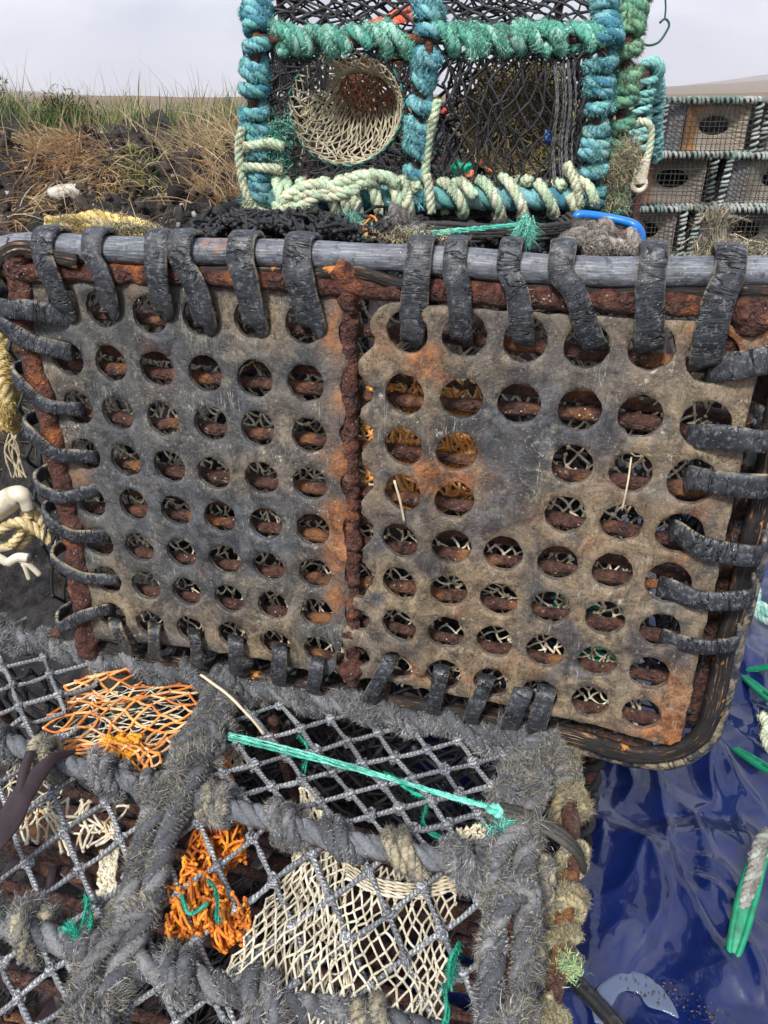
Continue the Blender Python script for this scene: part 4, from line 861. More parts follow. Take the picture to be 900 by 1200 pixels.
def fray(mb):
    for x, y, n_, cs, sz in ((722, 205, 900, YEL + KHK, .016), (735, 180, 700, YEL + KHK, .018), (733, 196, 800, KHK + YEL, .02), (718, 236, 900, YEL + GRE, .02), (302, 240, 700, TEA + YEL, .02), (300, 215, 500, BLU, .016), (470, 232, 60, PAL, .01)):
        c = uq(x, y, .0); b = c + rng.normal(size=(n_, 3)) * V(.010, .012, .012); hairs(mb, b, rng.normal(size=(n_, 3)) + V(0, -.5, -.3), sz, .0005, colvar(cs, n_, .2), .8)
    for x, y in ((318, 205), (328, 190), (322, 178), (325, 160), (330, 150)):
        c = uq(x, y, .0); n_ = 350; b = c + rng.normal(size=(n_, 3)) * V(.010, .008, .010); hairs(mb, b, rng.normal(size=(n_, 3)), .014, .0006, colvar(TEA + ((.02, .25, .2),), n_, .2), .8)
one('frayed_end', M['fibre'], fray, up_)
def ring(cx, cy, rx, ry, dy, n=40): return [uq(cx + rx * math.cos(a), cy + ry * math.sin(a), dy) for a in np.linspace(0, 2 * math.pi, n)]
def funnel(mb, cx, cy, rx, ry, ex, ey, er, dz, cols, r, nu, nv):
    A = np.array(ring(cx, cy, rx, ry, 0)); B = np.array(ring(ex, ey, er, er * .8, dz))
    A, B = smooth_path(A, n=128), smooth_path(B, n=128)
    def f(s, t):
        s = (np.asarray(s) % 1) * 127; i = np.minimum(s.astype(int), 126); w_ = (s - i)[..., None]; t = np.asarray(t, float)[..., None]
        a = A[i] * (1 - w_) + A[i + 1] * w_; b = B[i] * (1 - w_) + B[i + 1] * w_
        return a * (1 - t) + b * t + V(0, -.02, -.015) * np.sin(t * math.pi)
    diamond(mb, f, nu, nv, r, cols, .3, .05, close=True, k=6, knot=1.35, warp=1.3)
def ent1(mb):
    funnel(mb, 405, 127, 67, 67, 432, 104, 32, .09, ((.42, .37, .26), (.50, .45, .32), (.34, .28, .19)), .00125, 40, 11)
    for q in range(3): f = patch([uq(385, 66, .07 + .03 * q), uq(475, 68, .05 + .03 * q)], [uq(395, 145, .10 + .02 * q), uq(478, 150, .08)]); diamond(mb, f, 16, 15, .0012, ((.34, .12, .06), (.25, .16, .10), (.40, .18, .10), (.2, .14, .08)), .5, .1, k=5, warp=1.4)
one('entrance_net', M['twine'], ent1, up_)['label'] = 'cream net funnel in the left opening'
def ent2(mb):
    G_ = ((.30, .24, .11), (.24, .19, .09), (.36, .29, .15), (.18, .14, .08)); funnel(mb, 605, 140, 68, 70, 600, 120, 28, .20, G_, .0013, 44, 14)
    for q in range(3): f = patch([uq(555, 75, .08 + .03 * q), uq(660, 75, .08 + .03 * q)], [uq(540, 195, .06 + .05 * q), uq(665, 200, .06 + .04 * q)]); diamond(mb, f, 18, 18, .0011, G_, .7, .12, k=4, warp=1.8)
one('entrance_net', M['twine'], ent2, up_)['label'] = 'ochre net funnel behind black netting'
def rimring(mb):
    rg = np.array(ring(405, 127, 67, 67, 0)); rg[:-1] += np.stack([vnoise(rg[:-1], 11, 3), rg[:-1, 0] * 0, vnoise(rg[:-1], 11, 9)], -1) * .008; rg[-1] = rg[0]; rope(mb, rg, .0019, .02, 2, ((.02, .16, .13), (.04, .3, .24), (.03, .03, .03), (.03, .03, .03)), 1500, .004, .0003, seed=1)
one('entrance_ring', M['fibre'], rimring, up_)
def polar_black(mb):
    A = np.array(ring(405, 127, 69, 68, 0, 41)); sq = []
    for a in np.linspace(0, 2 * math.pi, 41):
        c, s_ = math.cos(a), math.sin(a); m = max(abs(c) / 90, abs(s_) / 84); sq.append(uq(403 + c / m, 132 + s_ / m, 0))
    A = smooth_path(A, n=128); B = smooth_path(sq, n=128)
    def f(s, t):
        s = (np.asarray(s) % 1) * 127; i = s.astype(int); t = np.asarray(t, float)[..., None]; return A[i] * (1 - t) + B[i] * t
    for q in range(2): diamond(mb, f, 28, 3, .0016, BLK, .4, .07, close=True, k=6, knot=1.5)
    for q in range(16):   # slack strands drawn to the top rail
        x = 318 + q * 4.2; rope(mb, [uq(x, 60, .004), uq(x + random.uniform(-6, 6), 80, .0), uq(x + random.uniform(-10, 6), 105, .008)], .0019, .02, 1, BLK, k=5)
def blackU(mb):
    polar_black(mb)
    f = patch([uq(512, 56, -.004), uq(600, 58, -.004), uq(692, 56, -.004)], [uq(506, 222, -.002), uq(600, 224, -.006), uq(684, 222, -.002)]); diamond(mb, f, 10, 9, .0019, BLK, .22, .03, k=6, knot=1.6, warp=.6)
    f = patch([uq(512, 56, .01), uq(692, 56, .01)], [uq(506, 222, .01), uq(684, 222, .015)]); diamond(mb, f, 9, 8, .0015, BLK, .4, .05, k=6, knot=1.5, warp=.9)
    for q in range(10):
        x = 662 + random.uniform(-16, 14); rope(mb, [uq(x, 70, -.004), uq(x + 3, 120, -.008), uq(x - 2, 170, -.004), uq(x, 215, -.01)], .0018, .02, 2, ((.03, .03, .033), (.12, .12, .12), (.03, .03, .03)), k=5, seed=q)
one('front_net', M['twine'], blackU, up_)
def roof(mb):
    i0, i1 = int(len(pL) * .30), int(len(pL) * .66)
    def seg(P, a, b): n_ = len(P); z = P[:, 2]; k0 = np.argmax(z > 1.135 if z.max() > 1.135 else z > 9); return P[k0:k0 + int((n_ - k0) * .75):8]
    a, b, c = seg(pL, 0, 0), seg(pC, 0, 0), seg(pR, 0, 0)
    for A_, B_ in ((a, b), (b, c)):
        f = patch(A_, B_); diamond(mb, f, 20, 13, .0021, BLK, .35, .06, k=6, knot=1.5, warp=.8)
        f2 = lambda s, t: f(s, t) - V(0, -.01, .03); diamond(mb, f2, 14, 8, .0018, BLK, .5, .08, k=5)
one('roof_net', M['twine'], roof, up_)
def redn(mb):
    f = patch([uq(432, 26, .02), uq(492, 4, .05)], [uq(440, 32, .02), uq(494, 22, .03)])
    for q in range(3): diamond(mb, f, 9, 4, .0016, ((.62, .09, .05), (.7, .16, .08)), .8, .15, k=5, knot=1.3)
one('red_net', M['twine'], redn, up_)
def scraps(mb):
    for x, y, c, r_ in ((550, 203, (.75, .2, .12), .007), (563, 190, (.8, .25, .18), .006), (575, 200, (.7, .12, .05), .006), (643, 160, (.08, .2, .6), .009), (512, 120, (.7, .75, .2), .008), (520, 130, (.6, .1, .1), .007), (536, 196, (.02, .35, .2), .01), (548, 198, (.03, .4, .25), .009)):
        blobs(mb, [uq(x, y, .012)], r_, c, 9, 7, .25)
one('net_scrap', M['fibre'], scraps, up_)['kind'] = 'stuff'
def backU(mb):
    z0, z1 = .91, 1.14
    f = patch([V(-.22, 1.76, z1), V(.38, 1.76, z1)], [V(-.22, 1.77, z0), V(.38, 1.77, z0)]); diamond(mb, f, 18, 10, .0026, BLK, .3, .06)
    f = patch([V(-.22, 1.5, z1), V(.38, 1.5, z1)], [V(-.22, 1.52, z0), V(.38, 1.52, z0)]); diamond(mb, f, 18, 10, .0022, BLK, .6, .1, warp=1.5)
    for x in (-.215, .375): f = patch([V(x, YU + .02, 1.13), V(x, 1.75, 1.16)], [V(x, YU + .02, .91), V(x, 1.75, .91)]); diamond(mb, f, 9, 8, .0026, BLK, .4, .08)
one('back_net', M['twine'], backU, up_)
for k_ in range(7): one('base_slat', M['slat'], lambda mb: tube(mb, smooth_path([V(-.225, YU + .02 + k_ * .065, .893), V(.385, YU + .02 + k_ * .065, .893)], step=.02), .009, 8, rough=.0015), up_)

# ================================================================== other creels
def rope_edges(mb, E_, Rc, r, pitch, cols, hair=0, k=6):
    for i, (a, b) in enumerate(E_): coil(mb, [a, b], Rc, r, pitch, cols, hair, .008, None, seed=i, irregular=.2, strands=1, k=k)
def dark_creel(o, ax, w_, d_, h_, label, cols=BLK, lean=.0):
    ay = np.cross(UP, ax); t = empty('lobster_creel', o, label, 'lobster creel', 'lobster creels heaped at the shore'); P = lambda x, y, z: o + ax * x + ay * y + UP * z
    c = [P(sx * w_ / 2, sy * d_ / 2, z) for z in (.02, h_) for sx, sy in ((-1, -1), (1, -1), (1, 1), (-1, 1))]
    E_ = [(0, 1), (1, 2), (2, 3), (3, 0), (4, 5), (5, 6), (6, 7), (7, 4), (0, 4), (1, 5), (2, 6), (3, 7)]
    for a, b in E_: one('frame_bar', M['rust'], lambda mb: tube(mb, smooth_path([c[a], c[b]], step=.03), .007, 7), t)
    one('edge_rope', M['fibre'], lambda mb: rope_edges(mb, [(c[a], c[b]) for a, b in E_[4:]], .012, .006, .03, cols, 1500), t)
    def nets(mb):
        for q in ((0, 1, 5, 4), (1, 2, 6, 5), (2, 3, 7, 6), (3, 0, 4, 7), (4, 5, 6, 7)):
            f = patch([c[q[0]], c[q[1]]], [c[q[3]], c[q[2]]]); diamond(mb, f, int(np.linalg.norm(c[q[0]] - c[q[1]]) / .032), int(np.linalg.norm(c[q[0]] - c[q[3]]) / .018), .0026, BLK, .35, .06, k=5)
            g_ = lambda s, t_: f(s, t_) * .94 + (o + UP * h_ / 2) * .06; diamond(mb, g_, 14, 16, .0026, BLK, .7, .15, k=4, knot=.8, warp=2)
    one('side_net', M['twine'], nets, t)
    for k_ in range(6): one('base_slat', M['slat'], lambda mb: tube(mb, smooth_path([P(-w_ / 2, -d_ / 2 + (k_ + .5) * d_ / 6, .03), P(w_ / 2, -d_ / 2 + (k_ + .5) * d_ / 6, .03)], step=.05), .009, 6), t)
    return t
ax = V(.995, -.06, 0); ax = nrm(ax)
dark_creel(V(.06, 1.50, .445), ax, .70, .46, .425, 'dark netted creel directly under the teal and blue roped creel')
dark_creel(V(.06, 1.52, .0), ax, .72, .48, .425, 'dark creel on the ground at the bottom of the rear pile')
dark_creel(W(.27, .5, -.30) * V(1, 1, 0), nrm(r1 * V(1, 1, 0)), .62, .28, .425, 'dark creel hidden beneath the standing creel, behind the grey roped one')

# the far stack
def m_panel():
    t = NT('beige_fine_mesh'); o = t.coord(); a = t.attr(); w_ = t.n('ShaderNodeTexWave'); w_.wave_type = 'BANDS'; w_.bands_direction = 'DIAGONAL'; w_.inputs['Scale'].default_value = 22; w_.inputs['Distortion'].default_value = 1.2; t.l(o, w_.inputs['Vector'])
    c = t.mix(t.ramp(w_.outputs[1], [(.3, 0), (.8, .5)]), a, (.09, .08, .07)); c = t.mix(t.ramp(t.noise(o, 9, 4, .6), [(.45, 0), (.7, .5)]), c, (.13, .11, .09)); return t.out(c, .8, t.bump(w_.outputs[1], .8, .004), .2)
M['panel'] = m_panel()
def far_creel(o, seed, label, cols, tone, orange):
    random.seed(seed); t = empty('lobster_creel', o, label, 'lobster creel', 'creels stacked on the shore beyond'); w_, d_, h_ = .70, .46, .355; P = lambda x, y, z: o + V(x, y, z)
    c = [P(sx * (w_ / 2 - (.02 if z > .1 else 0)), sy * d_ / 2, z) for z in (.015, h_) for sx, sy in ((-1, -1), (1, -1), (1, 1), (-1, 1))]
    E_ = [(0, 1), (1, 2), (2, 3), (3, 0), (4, 5), (5, 6), (6, 7), (7, 4), (0, 4), (1, 5), (2, 6), (3, 7)]
    one('frame', M['black_bar'], lambda mb: [tube(mb, smooth_path([c[a], c[b]], step=.1), .013, 6) for a, b in E_], t)
    one('edge_rope', M['fibre'], lambda mb: rope_edges(mb, [(c[a], c[b]) for a, b in E_], .018, .011, .034, cols, 0, 5), t)
    def wires(mb):
        E0, E1 = [], []
        for f in ((0, 1, 4, 5), (1, 2, 5, 6), (3, 0, 7, 4), (4, 5, 7, 6), (3, 2, 7, 6)):
            L = np.linalg.norm(c[f[0]] - c[f[1]]); n_ = int(L / .035)
            for i in range(1, n_): s = i / n_; E0.append(c[f[0]] * (1 - s) + c[f[1]] * s); E1.append(c[f[2]] * (1 - s) + c[f[3]] * s)
            m_ = 9
            for i in range(1, m_): s = i / m_; E0.append(c[f[0]] * (1 - s) + c[f[2]] * s); E1.append(c[f[1]] * (1 - s) + c[f[3]] * s)
        edges_batch(mb, E0, E1, .0027, 4, (.045, .045, .04), .012, 5)
    one('wire_mesh', M['twine'], wires, t)
    def panel(mb):
        n_ = 48; cx, cz = .08, .20; rx, rz = .115, .062; v = []; th = np.arange(n_) / n_ * 2 * math.pi
        for q in range(5):
            tt = q / 4
            for a in th:
                cc, ss = math.cos(a), math.sin(a); m = max(abs(cc) / .235, abs(ss) / .165); ex, ez = cc / m * .98, ss / m * .98
                x = (cx + rx * cc) * (1 - tt) + (cx - .02 + ex) * tt; z = (cz + rz * ss) * (1 - tt) + (.18 + ez) * tt
                v.append(P(x, -d_ / 2 + .10 - .075 * tt + .01 * math.sin(9 * x + seed), z))
        qd = [(q * n_ + i, q * n_ + (i + 1) % n_, (q + 1) * n_ + (i + 1) % n_, (q + 1) * n_ + i) for q in range(4) for i in range(n_)]
        cl = [orange if (p[0] - o[0] < -.06 and orange) else tone for p in v]; mb.add(v, qd, None, np.array(cl))
    one('entrance_panel', M['panel'], panel, t)
    def inner(mb):
        x0, x1 = -.33, -.17; mb.add([P(x0, -.14, .02), P(x1, -.20, .02), P(x1, -.19, .33), P(x0, -.15, .33)], [(0, 1, 2, 3)], None, tone if seed % 2 else (.2, .2, .22))
    one('side_panel', M['panel'], inner, t)
    one('inside_shade_sheet', M['black_bar'], lambda mb: mb.add([P(-.33, .2, .02), P(.33, .2, .02), P(.33, .19, .34), P(-.33, .19, .34), P(-.33, -.1, .02), P(.33, -.1, .02)], [(0, 1, 2, 3), (0, 1, 5, 4)]), t)  # black sheets standing in for the shade inside the creel
    return t
GWH = ((.36, .37, .34), (.22, .26, .24), (.12, .18, .16)); DKR = ((.06, .07, .07), (.15, .17, .16), (.3, .3, .28)); TLG = ((.2, .36, .32), (.35, .42, .38))
YF = 6.2
spec = [(2.46, 0, .70 , GWH, (.36, .31, .24), (.42, .19, .06), 'far creel atop the stack with an orange strip beside its oval opening'),
        (2.24, 1, .35, DKR, (.22, .19, .16), (.26, .12, .07), 'far creel in the middle row with a dull reddish strip beside its dark opening'),
        (2.05, 2, 0, GWH, (.24, .22, .19), None, 'far creel on the ground behind the tassel of beige fibre'),
        (3.23, 3, .70, DKR, (.3, .27, .22), None, 'far creel at the right end of the top row, cut off by the picture edge'),
        (3.00, 4, .35, TLG + GWH, (.28, .25, .21), None, 'far creel at the right of the middle row, pale spiral rope down its edge'),
        (2.82, 5, 0, GWH, (.10, .10, .10), None, 'far creel on the ground at the right, dark wire mesh and pale rope edge'),
        (1.49, 6, .35, DKR, (.25, .22, .18), None, 'far creel in the middle row half hidden by the frayed green post'),
        (1.30, 7, 0, DKR, (.2, .18, .15), None, 'far creel on the ground mostly hidden behind the blue hook')]
for i, (x, sd, z, cols, tone, og, lb_) in enumerate(spec):
    t_ = far_creel(V(x - .19, YF + .05 * math.sin(i * 2.3), z + .01), sd, lb_, cols, tuple(c * 1.12 for c in tone), og); t_.rotation_euler = (.012 * math.sin(i * 3.1), .014 * math.sin(i * 1.7), .06 * math.sin(i * 2.9 + 1))
random.seed(99)
# teal coiled creel behind the roped one
tc2 = empty('lobster_creel', V(.42, 2.25, .46), 'creel behind the green post, its end bow coiled in pale teal rope', 'lobster creel', 'lobster creels heaped at the shore')
tb = smooth_path([atY(748, 196, 2.1), atY(750, 160, 2.1), atY(752, 120, 2.1), atY(757, 88, 2.1), atY(762, 82, 2.14), atY(766, 90, 2.3), atY(766, 140, 2.35), atY(764, 185, 2.4)], step=.005)
one('end_bow', M['rust'], lambda mb: tube(mb, tb, .009, 8), tc2)
one('bow_lashing', M['fibre'], lambda mb: coil(mb, tb, .020, .009, .021, ((.16, .42, .42), (.25, .5, .48), (.2, .45, .4)), 6000, .008, None, seed=3, irregular=.2, hw=.0005), tc2)
def tb2(mb):
    for q in range(2): rope(mb, [atY(748, 142, 2.02), atY(758, 144, 2.0), atY(763, 152, 2.0), atY(762, 170, 2.0), atY(757, 188, 2.0), atY(753, 196, 2.0)], .009, .04, 3, PAL + ((.6, .6, .5),), 3000, .006, .0005, seed=q)
one('cream_rope', M['fibre'], tb2, tc2)
c8 = [V(x, y, z) for z in (.47, .92) for x, y in ((-.2, 2.12), (.66, 2.12), (.66, 2.5), (-.2, 2.5))]
for a, b in ((0, 1), (1, 2), (2, 3), (3, 0), (0, 4), (1, 5), (4, 5)): one('frame_bar', M['rust'], lambda mb: tube(mb, smooth_path([c8[a], c8[b]], step=.05), .008, 7), tc2)
def tn(mb):
    for q in ((0, 1, 5, 4), (1, 2, 6, 5), (4, 5, 6, 7)): f = patch([c8[q[0]], c8[q[1]]], [c8[q[3]], c8[q[2]]]); diamond(mb, f, 16, 20, .003, BLK, .4, .06, k=4)
    f = patch([c8[4], c8[5]], [atY(600, 86, 2.2), atY(760, 86, 2.2)]); diamond(mb, f, 18, 14, .003, BLK, .3, .06, k=4)
one('side_net', M['twine'], tn, tc2)
sup = dark_creel(V(.24, 2.31, .02), V(1, 0, 0), .8, .42, .42, 'dark creel on the ground supporting the one with the pale teal bow')
# white toggle hanging from it
def tog(mb):
    P = smooth_path([atY(754, 186, 1.98), atY(752, 196, 1.98), atY(750, 206, 1.98), atY(749, 216, 1.98)], step=.004); band(mb, P, np.tile(V(0, -1, 0), (len(P), 1)), .034, .012, nw=8, wob=.0005, curl=0); 
    c = atY(749, 216, 1.98); Q = [c + V(.015 * math.cos(a), 0, .015 * math.sin(a)) for a in np.linspace(0, 2 * math.pi, 20)]; tube(mb, Q, .0065, 8, cap=False)
one('toggle', M['white_plastic'], tog, None, loc=atY(752, 200, 1.98)); tag(bpy.data.objects['toggle'], 'off white plastic toggle hanging on cream rope at the green post', 'toggle')
# green wire hook poking up
gw = MB(); P = smooth_path([atY(744, 36, 1.4), atY(755, 52, 1.4), atY(771, 50, 1.4), atY(782, 35, 1.4), atY(784, 27, 1.4), atY(779, 22, 1.4), atY(773, 27, 1.4)], step=.003); tube(gw, P, .0018, 8); P2_ = smooth_path([atY(779, 22, 1.4), atY(780, 5, 1.4), atY(776, -25, 1.4), atY(760, -40, 1.44)], step=.004); tube(gw, P2_, .0014, 7)
tag(gw.build('wire_hook', m_simple('green_coated_wire', (.02, .10, .08), .5, .2, 90), loc=P[0]), 'thin green wire hook curling beside the top of the green post', 'hook')
# blue hook
bh = MB(); P = smooth_path([atY(680, 262, 1.08), atY(674, 258, 1.08), atY(677, 252, 1.08), atY(690, 252, 1.08), atY(710, 255, 1.08), atY(730, 259, 1.07), atY(744, 264, 1.06), atY(751, 274, 1.06), atY(751, 288, 1.06), atY(749, 306, 1.06)], step=.003)
tube(bh, P, .0072, 12, flat=.8); Q = smooth_path([atY(742, 268, 1.052), atY(745, 277, 1.052), atY(744, 292, 1.052), atY(742, 305, 1.052)], step=.003); tube(bh, Q, .005, 10)
tag(bh.build('gate_hook', M['blue_plastic'], loc=P[0]), 'bright blue plastic hook bent over the top edge of the standing creel', 'hook')
# black elastic strands, teal cord and tuft between the two creels
el = empty('elastic_cord', atY(600, 275, 1.12), 'bundle of black elastic cords running to the blue hook under the roped creel', 'cord')
def elf(mb):
    for k_ in range(4): rope(mb, [atY(480, 268 + 4 * k_, .98), atY(505, 262 + 5 * k_, .98), atY(560, 265 + 4 * k_, .98), atY(620, 266 + 3 * k_, .99), atY(660, 263 + 3 * k_, 1.03), atY(678, 258 + 2 * k_, 1.06)], .0036, .02, 1, ((.03, .03, .03), (.045, .043, .04)), k=8, seed=k_)
one('strands', M['black_cord'], elf, el)
one('whipping', M['black_cord'], lambda mb: coil(mb, [atY(655, 272, 1.075), atY(672, 256, 1.075)], .010, .0028, .006, ((.05, .05, .05),), 0, strands=1, irregular=0), el)
tcd = empty('thin_cord', atY(560, 270, 1.05), 'doubled thin teal cord ending in a frayed tuft below the cream coils', 'cord')
def tcf(mb):
    for k_ in range(3): rope(mb, [atY(484, 273 + 2.5 * k_, .955), atY(520, 270 + 2 * k_, .955), atY(570, 266 + 1.2 * k_, .955), atY(608, 262 + k_, .955)], .0018, .02, 2, TE, 1500, .003, .0003, k=6, seed=k_)
one('strands', M['fibre'], tcf, tcd)
def tuft(mb):
    c = atY(617, 262, .95); n_ = 1500; b = c + rng.normal(size=(n_, 3)) * V(.003, .003, .004); hairs(mb, b, V(-.15, -.3, -1.0) + rng.normal(size=(n_, 3)) * .35, rng.uniform(.012, .03, n_), .0005, colvar(TEA + TE, n_, .2), .3); blobs(mb, [c], .006, TE[0], 9, 7, .15)
one('frayed_tuft', M['fibre'], tuft, tcd)
# debris lying between the creels: orange net scrap, grey rope lumps, beige fibre, seaweed
def osc(mb):
    f = patch([atY(372, 268, 1.0), atY(450, 262, 1.05)], [atY(385, 282, .95), atY(455, 280, .95)])
    for q in range(3): diamond(mb, f, 10, 4, .0015, ((.75, .25, .06), (.7, .3, .1), (.05, .4, .3)), .9, .2, k=5, knot=1.3)
    c = atY(413, 264, 1.0); n_ = 500; hairs(mb, c + rng.normal(size=(n_, 3)) * .005, rng.normal(size=(n_, 3)) + UP, .012, .0005, colvar(TEA, n_, .2), .6)
mb = MB(); osc(mb); tag(mb.build('net_scrap', M['fibre'], loc=atY(410, 272, 1.0)), 'orange and green net scrap caught under the cream coils', 'net scrap')
def lump(px, py, Y, s, cols, lb_, seed, hl=.012):
    mb = MB(); c = atY(px, py, Y); r_ = np.random.default_rng(seed)
    pts = [c + r_.normal(size=3) * s * V(1, .7, .8) for q in range(12)]; rope(mb, pts, s * .42, s * 2.2, 3, cols, HU * 1.2, hl, .0004, cols, seed=seed)
    tag(mb.build('rope_bundle', M['fibre'], loc=c), lb_, 'rope bundle')
lump(700, 284, .98, .020, ((.3, .27, .24), (.22, .2, .18), (.4, .37, .32)), 'frayed grey rope bundle just left of the blue hook', 1)
lump(722, 292, 1.0, .018, ((.27, .22, .2), (.2, .17, .16)), 'brown grey rope bundle under the bend of the blue hook', 2)
lump(466, 270, 1.0, .016, ((.26, .24, .22), (.18, .17, .16)), 'small grey rope bundle under the middle blue post', 3)
def yl(mb):
    r_ = np.random.default_rng(5)
    for q in range(3): rope(mb, [atY(55 + 8 * q, 262 + 3 * q, .93), atY(90, 258 + 5 * q, .95), atY(112, 254 + 4 * q, .95), atY(135, 258 + 5 * q, .95), atY(165, 264 + 4 * q, .94), atY(185, 272, .93)], .008, .03, 3, YW if q != 1 else YEL, HU * .7, .009, .0004, YW + YEL, seed=q)
YW = ((.62, .45, .15), (.7, .55, .22), (.55, .4, .14))
mb = MB(); yl(mb); tag(mb.build('yellow_rope', M['fibre'], loc=atY(120, 262, .95)), 'frayed yellow rope lying behind the grey pipe edge of the standing creel', 'rope')
def beige(mb, px, py, Y, n_, d, L, cols=YEL + KHK, sp=.012): c = atY(px, py, Y); hairs(mb, c + rng.normal(size=(n_, 3)) * sp * V(1.6, .6, .5), np.array(d) + rng.normal(size=(n_, 3)) * .45, rng.uniform(.4, 1, n_) * L, .0005, colvar(cols, n_, .25), .7)
mb = MB(); beige(mb, 840, 282, .74, 500, (0, 0, -1), .035, KHK + ((.45, .38, .28),), .005); beige(mb, 838, 262, .74, 130, (0, 0, .8), .03, KHK + ((.45, .38, .28),), .005)
for q in range(7): rope(mb, [atY(838 + q * 2, 300, .735), atY(832 + q * 3, 275, .735), atY(836 + q * 3, 255, .74), atY(845 + q * 6, 248 + q * 2, .75)], .0011, .02, 1, KHK, 2500, .006, .0003, k=5)
tag(mb.build('fibre_tassel', M['fibre'], loc=atY(840, 280, .74)), 'tassel of beige root fibre standing on the top edge beside the widest strap', 'plant fibre')
mb = MB()
for px, py in ((470, 278), (488, 280), (510, 284), (860, 308), (880, 310), (897, 311), (868, 292), (150, 268), (170, 270)): beige(mb, px, py, .745 if px < 600 else .70, 260, (0, -.4, .3), .012, KHK + YEL, .008)
o_ = mb.build('moss', M['fibre'], loc=atY(490, 280, .75)); o_['kind'] = 'stuff'; o_['label'] = 'dry beige moss along the top edge of the standing creel'; o_['category'] = 'moss'

# rope, float and litter by the left edge
fl = MB(); c0, c1 = atY(-16, 606, 1.02), atY(40, 584, 1.0); P = smooth_path([c0, atY(5, 590, 1.01), atY(22, 580, 1.0), atY(30, 586, 1.0), atY(34, 597, 1.0)], step=.004); s_ = np.linspace(0, 1, len(P)); tube(fl, P, .019 * np.sin(np.clip(s_ * 1.0 + .25, 0, 1.12) * math.pi / 1.24) ** .5, 18)
tag(fl.build('float', M['white_plastic'], loc=c0), 'cream plastic float tied to yellow rope left of the standing creel', 'float')
yr = MB()
for q, pts in enumerate(([(-20,635),(5,618),(25,612),(45,622),(60,636),(66,640)], [(-10,640),(10,640),(22,628),(30,610),(42,600),(58,628)], [(28,600),(36,618),(24,640),(15,632)])): rope(yr, [atY(x, y, 1.0 + .01 * q) for x, y in pts], .0085, .035, 3, ((.62, .5, .28), (.7, .58, .35), (.5, .4, .2)), HU * .25, .006, .0004, YW, seed=q)
tag(yr.build('yellow_rope', M['fibre'], loc=atY(30, 620, 1.0)), 'golden laid rope knotted round the cream float', 'rope')
yr = MB()
for q, pts in enumerate(([(2,380),(6,410),(2,440),(10,470),(6,500)], [(12,395),(4,430),(14,460),(18,485),(14,505)], [(-8,400),(-4,450),(2,490)])): rope(yr, [atY(x, y, .86 + .02 * q) for x, y in pts], .0085, .035, 3, ((.55, .43, .18), (.62, .5, .25), (.45, .35, .16)), HU * .8, .010, .0004, YW, seed=q)
for q in range(7): rope(yr, [atY(14 + random.uniform(-6, 6), 500 + 3 * q, .9), atY(random.uniform(0, 30), 530, .9), atY(random.uniform(10, 34), 560, .9)], .0012, .02, 1, ((.5, .42, .28),), k=5)
tag(yr.build('yellow_rope', M['fibre'], loc=atY(6, 440, .88)), 'frayed yellow rope hanging beside the left straps of the standing creel', 'rope')

def heap(mb):
    for q, (x0, x1, y0, y1, Y0, Y1) in enumerate(((232, 340, 252, 278, 1.10, .86), (300, 420, 250, 280, 1.12, .88), (380, 500, 254, 282, 1.14, .90), (460, 690, 268, 290, 1.16, .97), (250, 400, 248, 268, 1.2, 1.05))):
        y0 += 7; f = patch([atY(x0, y0, Y0), atY((x0 + x1) / 2, y0 - 4, Y0), atY(x1, y0, Y0)], [atY(x0 - 6, y1, Y1), atY((x0 + x1) / 2, y1 - 3, Y1), atY(x1, y1, Y1)])
        for k_ in range(2): diamond(mb, f, 11, 7, .0022, BLK, .6, .12, k=6, knot=1.5, warp=1.6, bulge=lambda s, t: UP * (.008 * np.sin(s * 14 + q) * np.sin(t * 5) + .004 * k_)[..., None])
mb = MB(); heap(mb); tag(mb.build('netting', M['twine'], loc=atY(320, 265, 1.0)), 'black netting bunched in the gap behind the grey pipe, under the roped creel', 'netting')

# ================================================================== GROUND, TARPAULIN, BANK, HILLS
def grid_mesh(name, xs, ys, zf, mat, uvs=False, cf=None):
    X, Y = np.meshgrid(xs, ys, indexing='ij'); Z = zf(X, Y); n, m = X.shape; mb = MB(); i = np.arange(n - 1)[:, None]; j = np.arange(m - 1)[None]
    q = np.stack(np.broadcast_arrays(i * m + j, (i + 1) * m + j, (i + 1) * m + j + 1, i * m + j + 1), -1).reshape(-1, 4)
    mb.add(np.stack([X, Y, Z], -1).reshape(-1, 3), q, None, (1, 1, 1) if cf is None else cf(X, Y, Z).reshape(-1, 3)); return mb.build(name, mat)
def m_ground():
    t = NT('wet_peat_ground'); o = t.coord(); n1 = t.noise(o, 2.2, 7, .65); n2 = t.noise(o, 30, 6, .7)
    c = t.mix(t.ramp(n2, [(.35, 0), (.65, 1)]), (.010, .009, .009), (.055, .045, .038)); c = t.mix(t.ramp(n1, [(.52, 0), (.64, .8)]), c, (.12, .07, .045)); c = t.mix(t.ramp(t.noise(o, 5, 5, .7), [(.56, 0), (.66, .6)]), c, (.055, .07, .025))
    c = t.mix(t.ramp(t.vor(o, 55), [(.05, .8), (.12, 0)]), c, (.35, .33, .3))
    return t.out(c, t.ramp(n1, [(.4, .35), (.6, .8)]), t.bump(n2, 1, .02), .4)
M['ground'] = m_ground()
def m_moor():
    t = NT('moorland'); o = t.coord(); n1 = t.noise(o, .02, 8, .6); n2 = t.noise(o, .4, 6, .7)
    c = t.mix(t.ramp(n1, [(.4, 0), (.6, 1)]), (.20, .13, .085), (.15, .12, .07)); c = t.mix(t.ramp(n2, [(.5, 0), (.7, .6)]), c, (.09, .09, .045)); return t.out(c, .95, None, .1)
M['moor'] = m_moor()
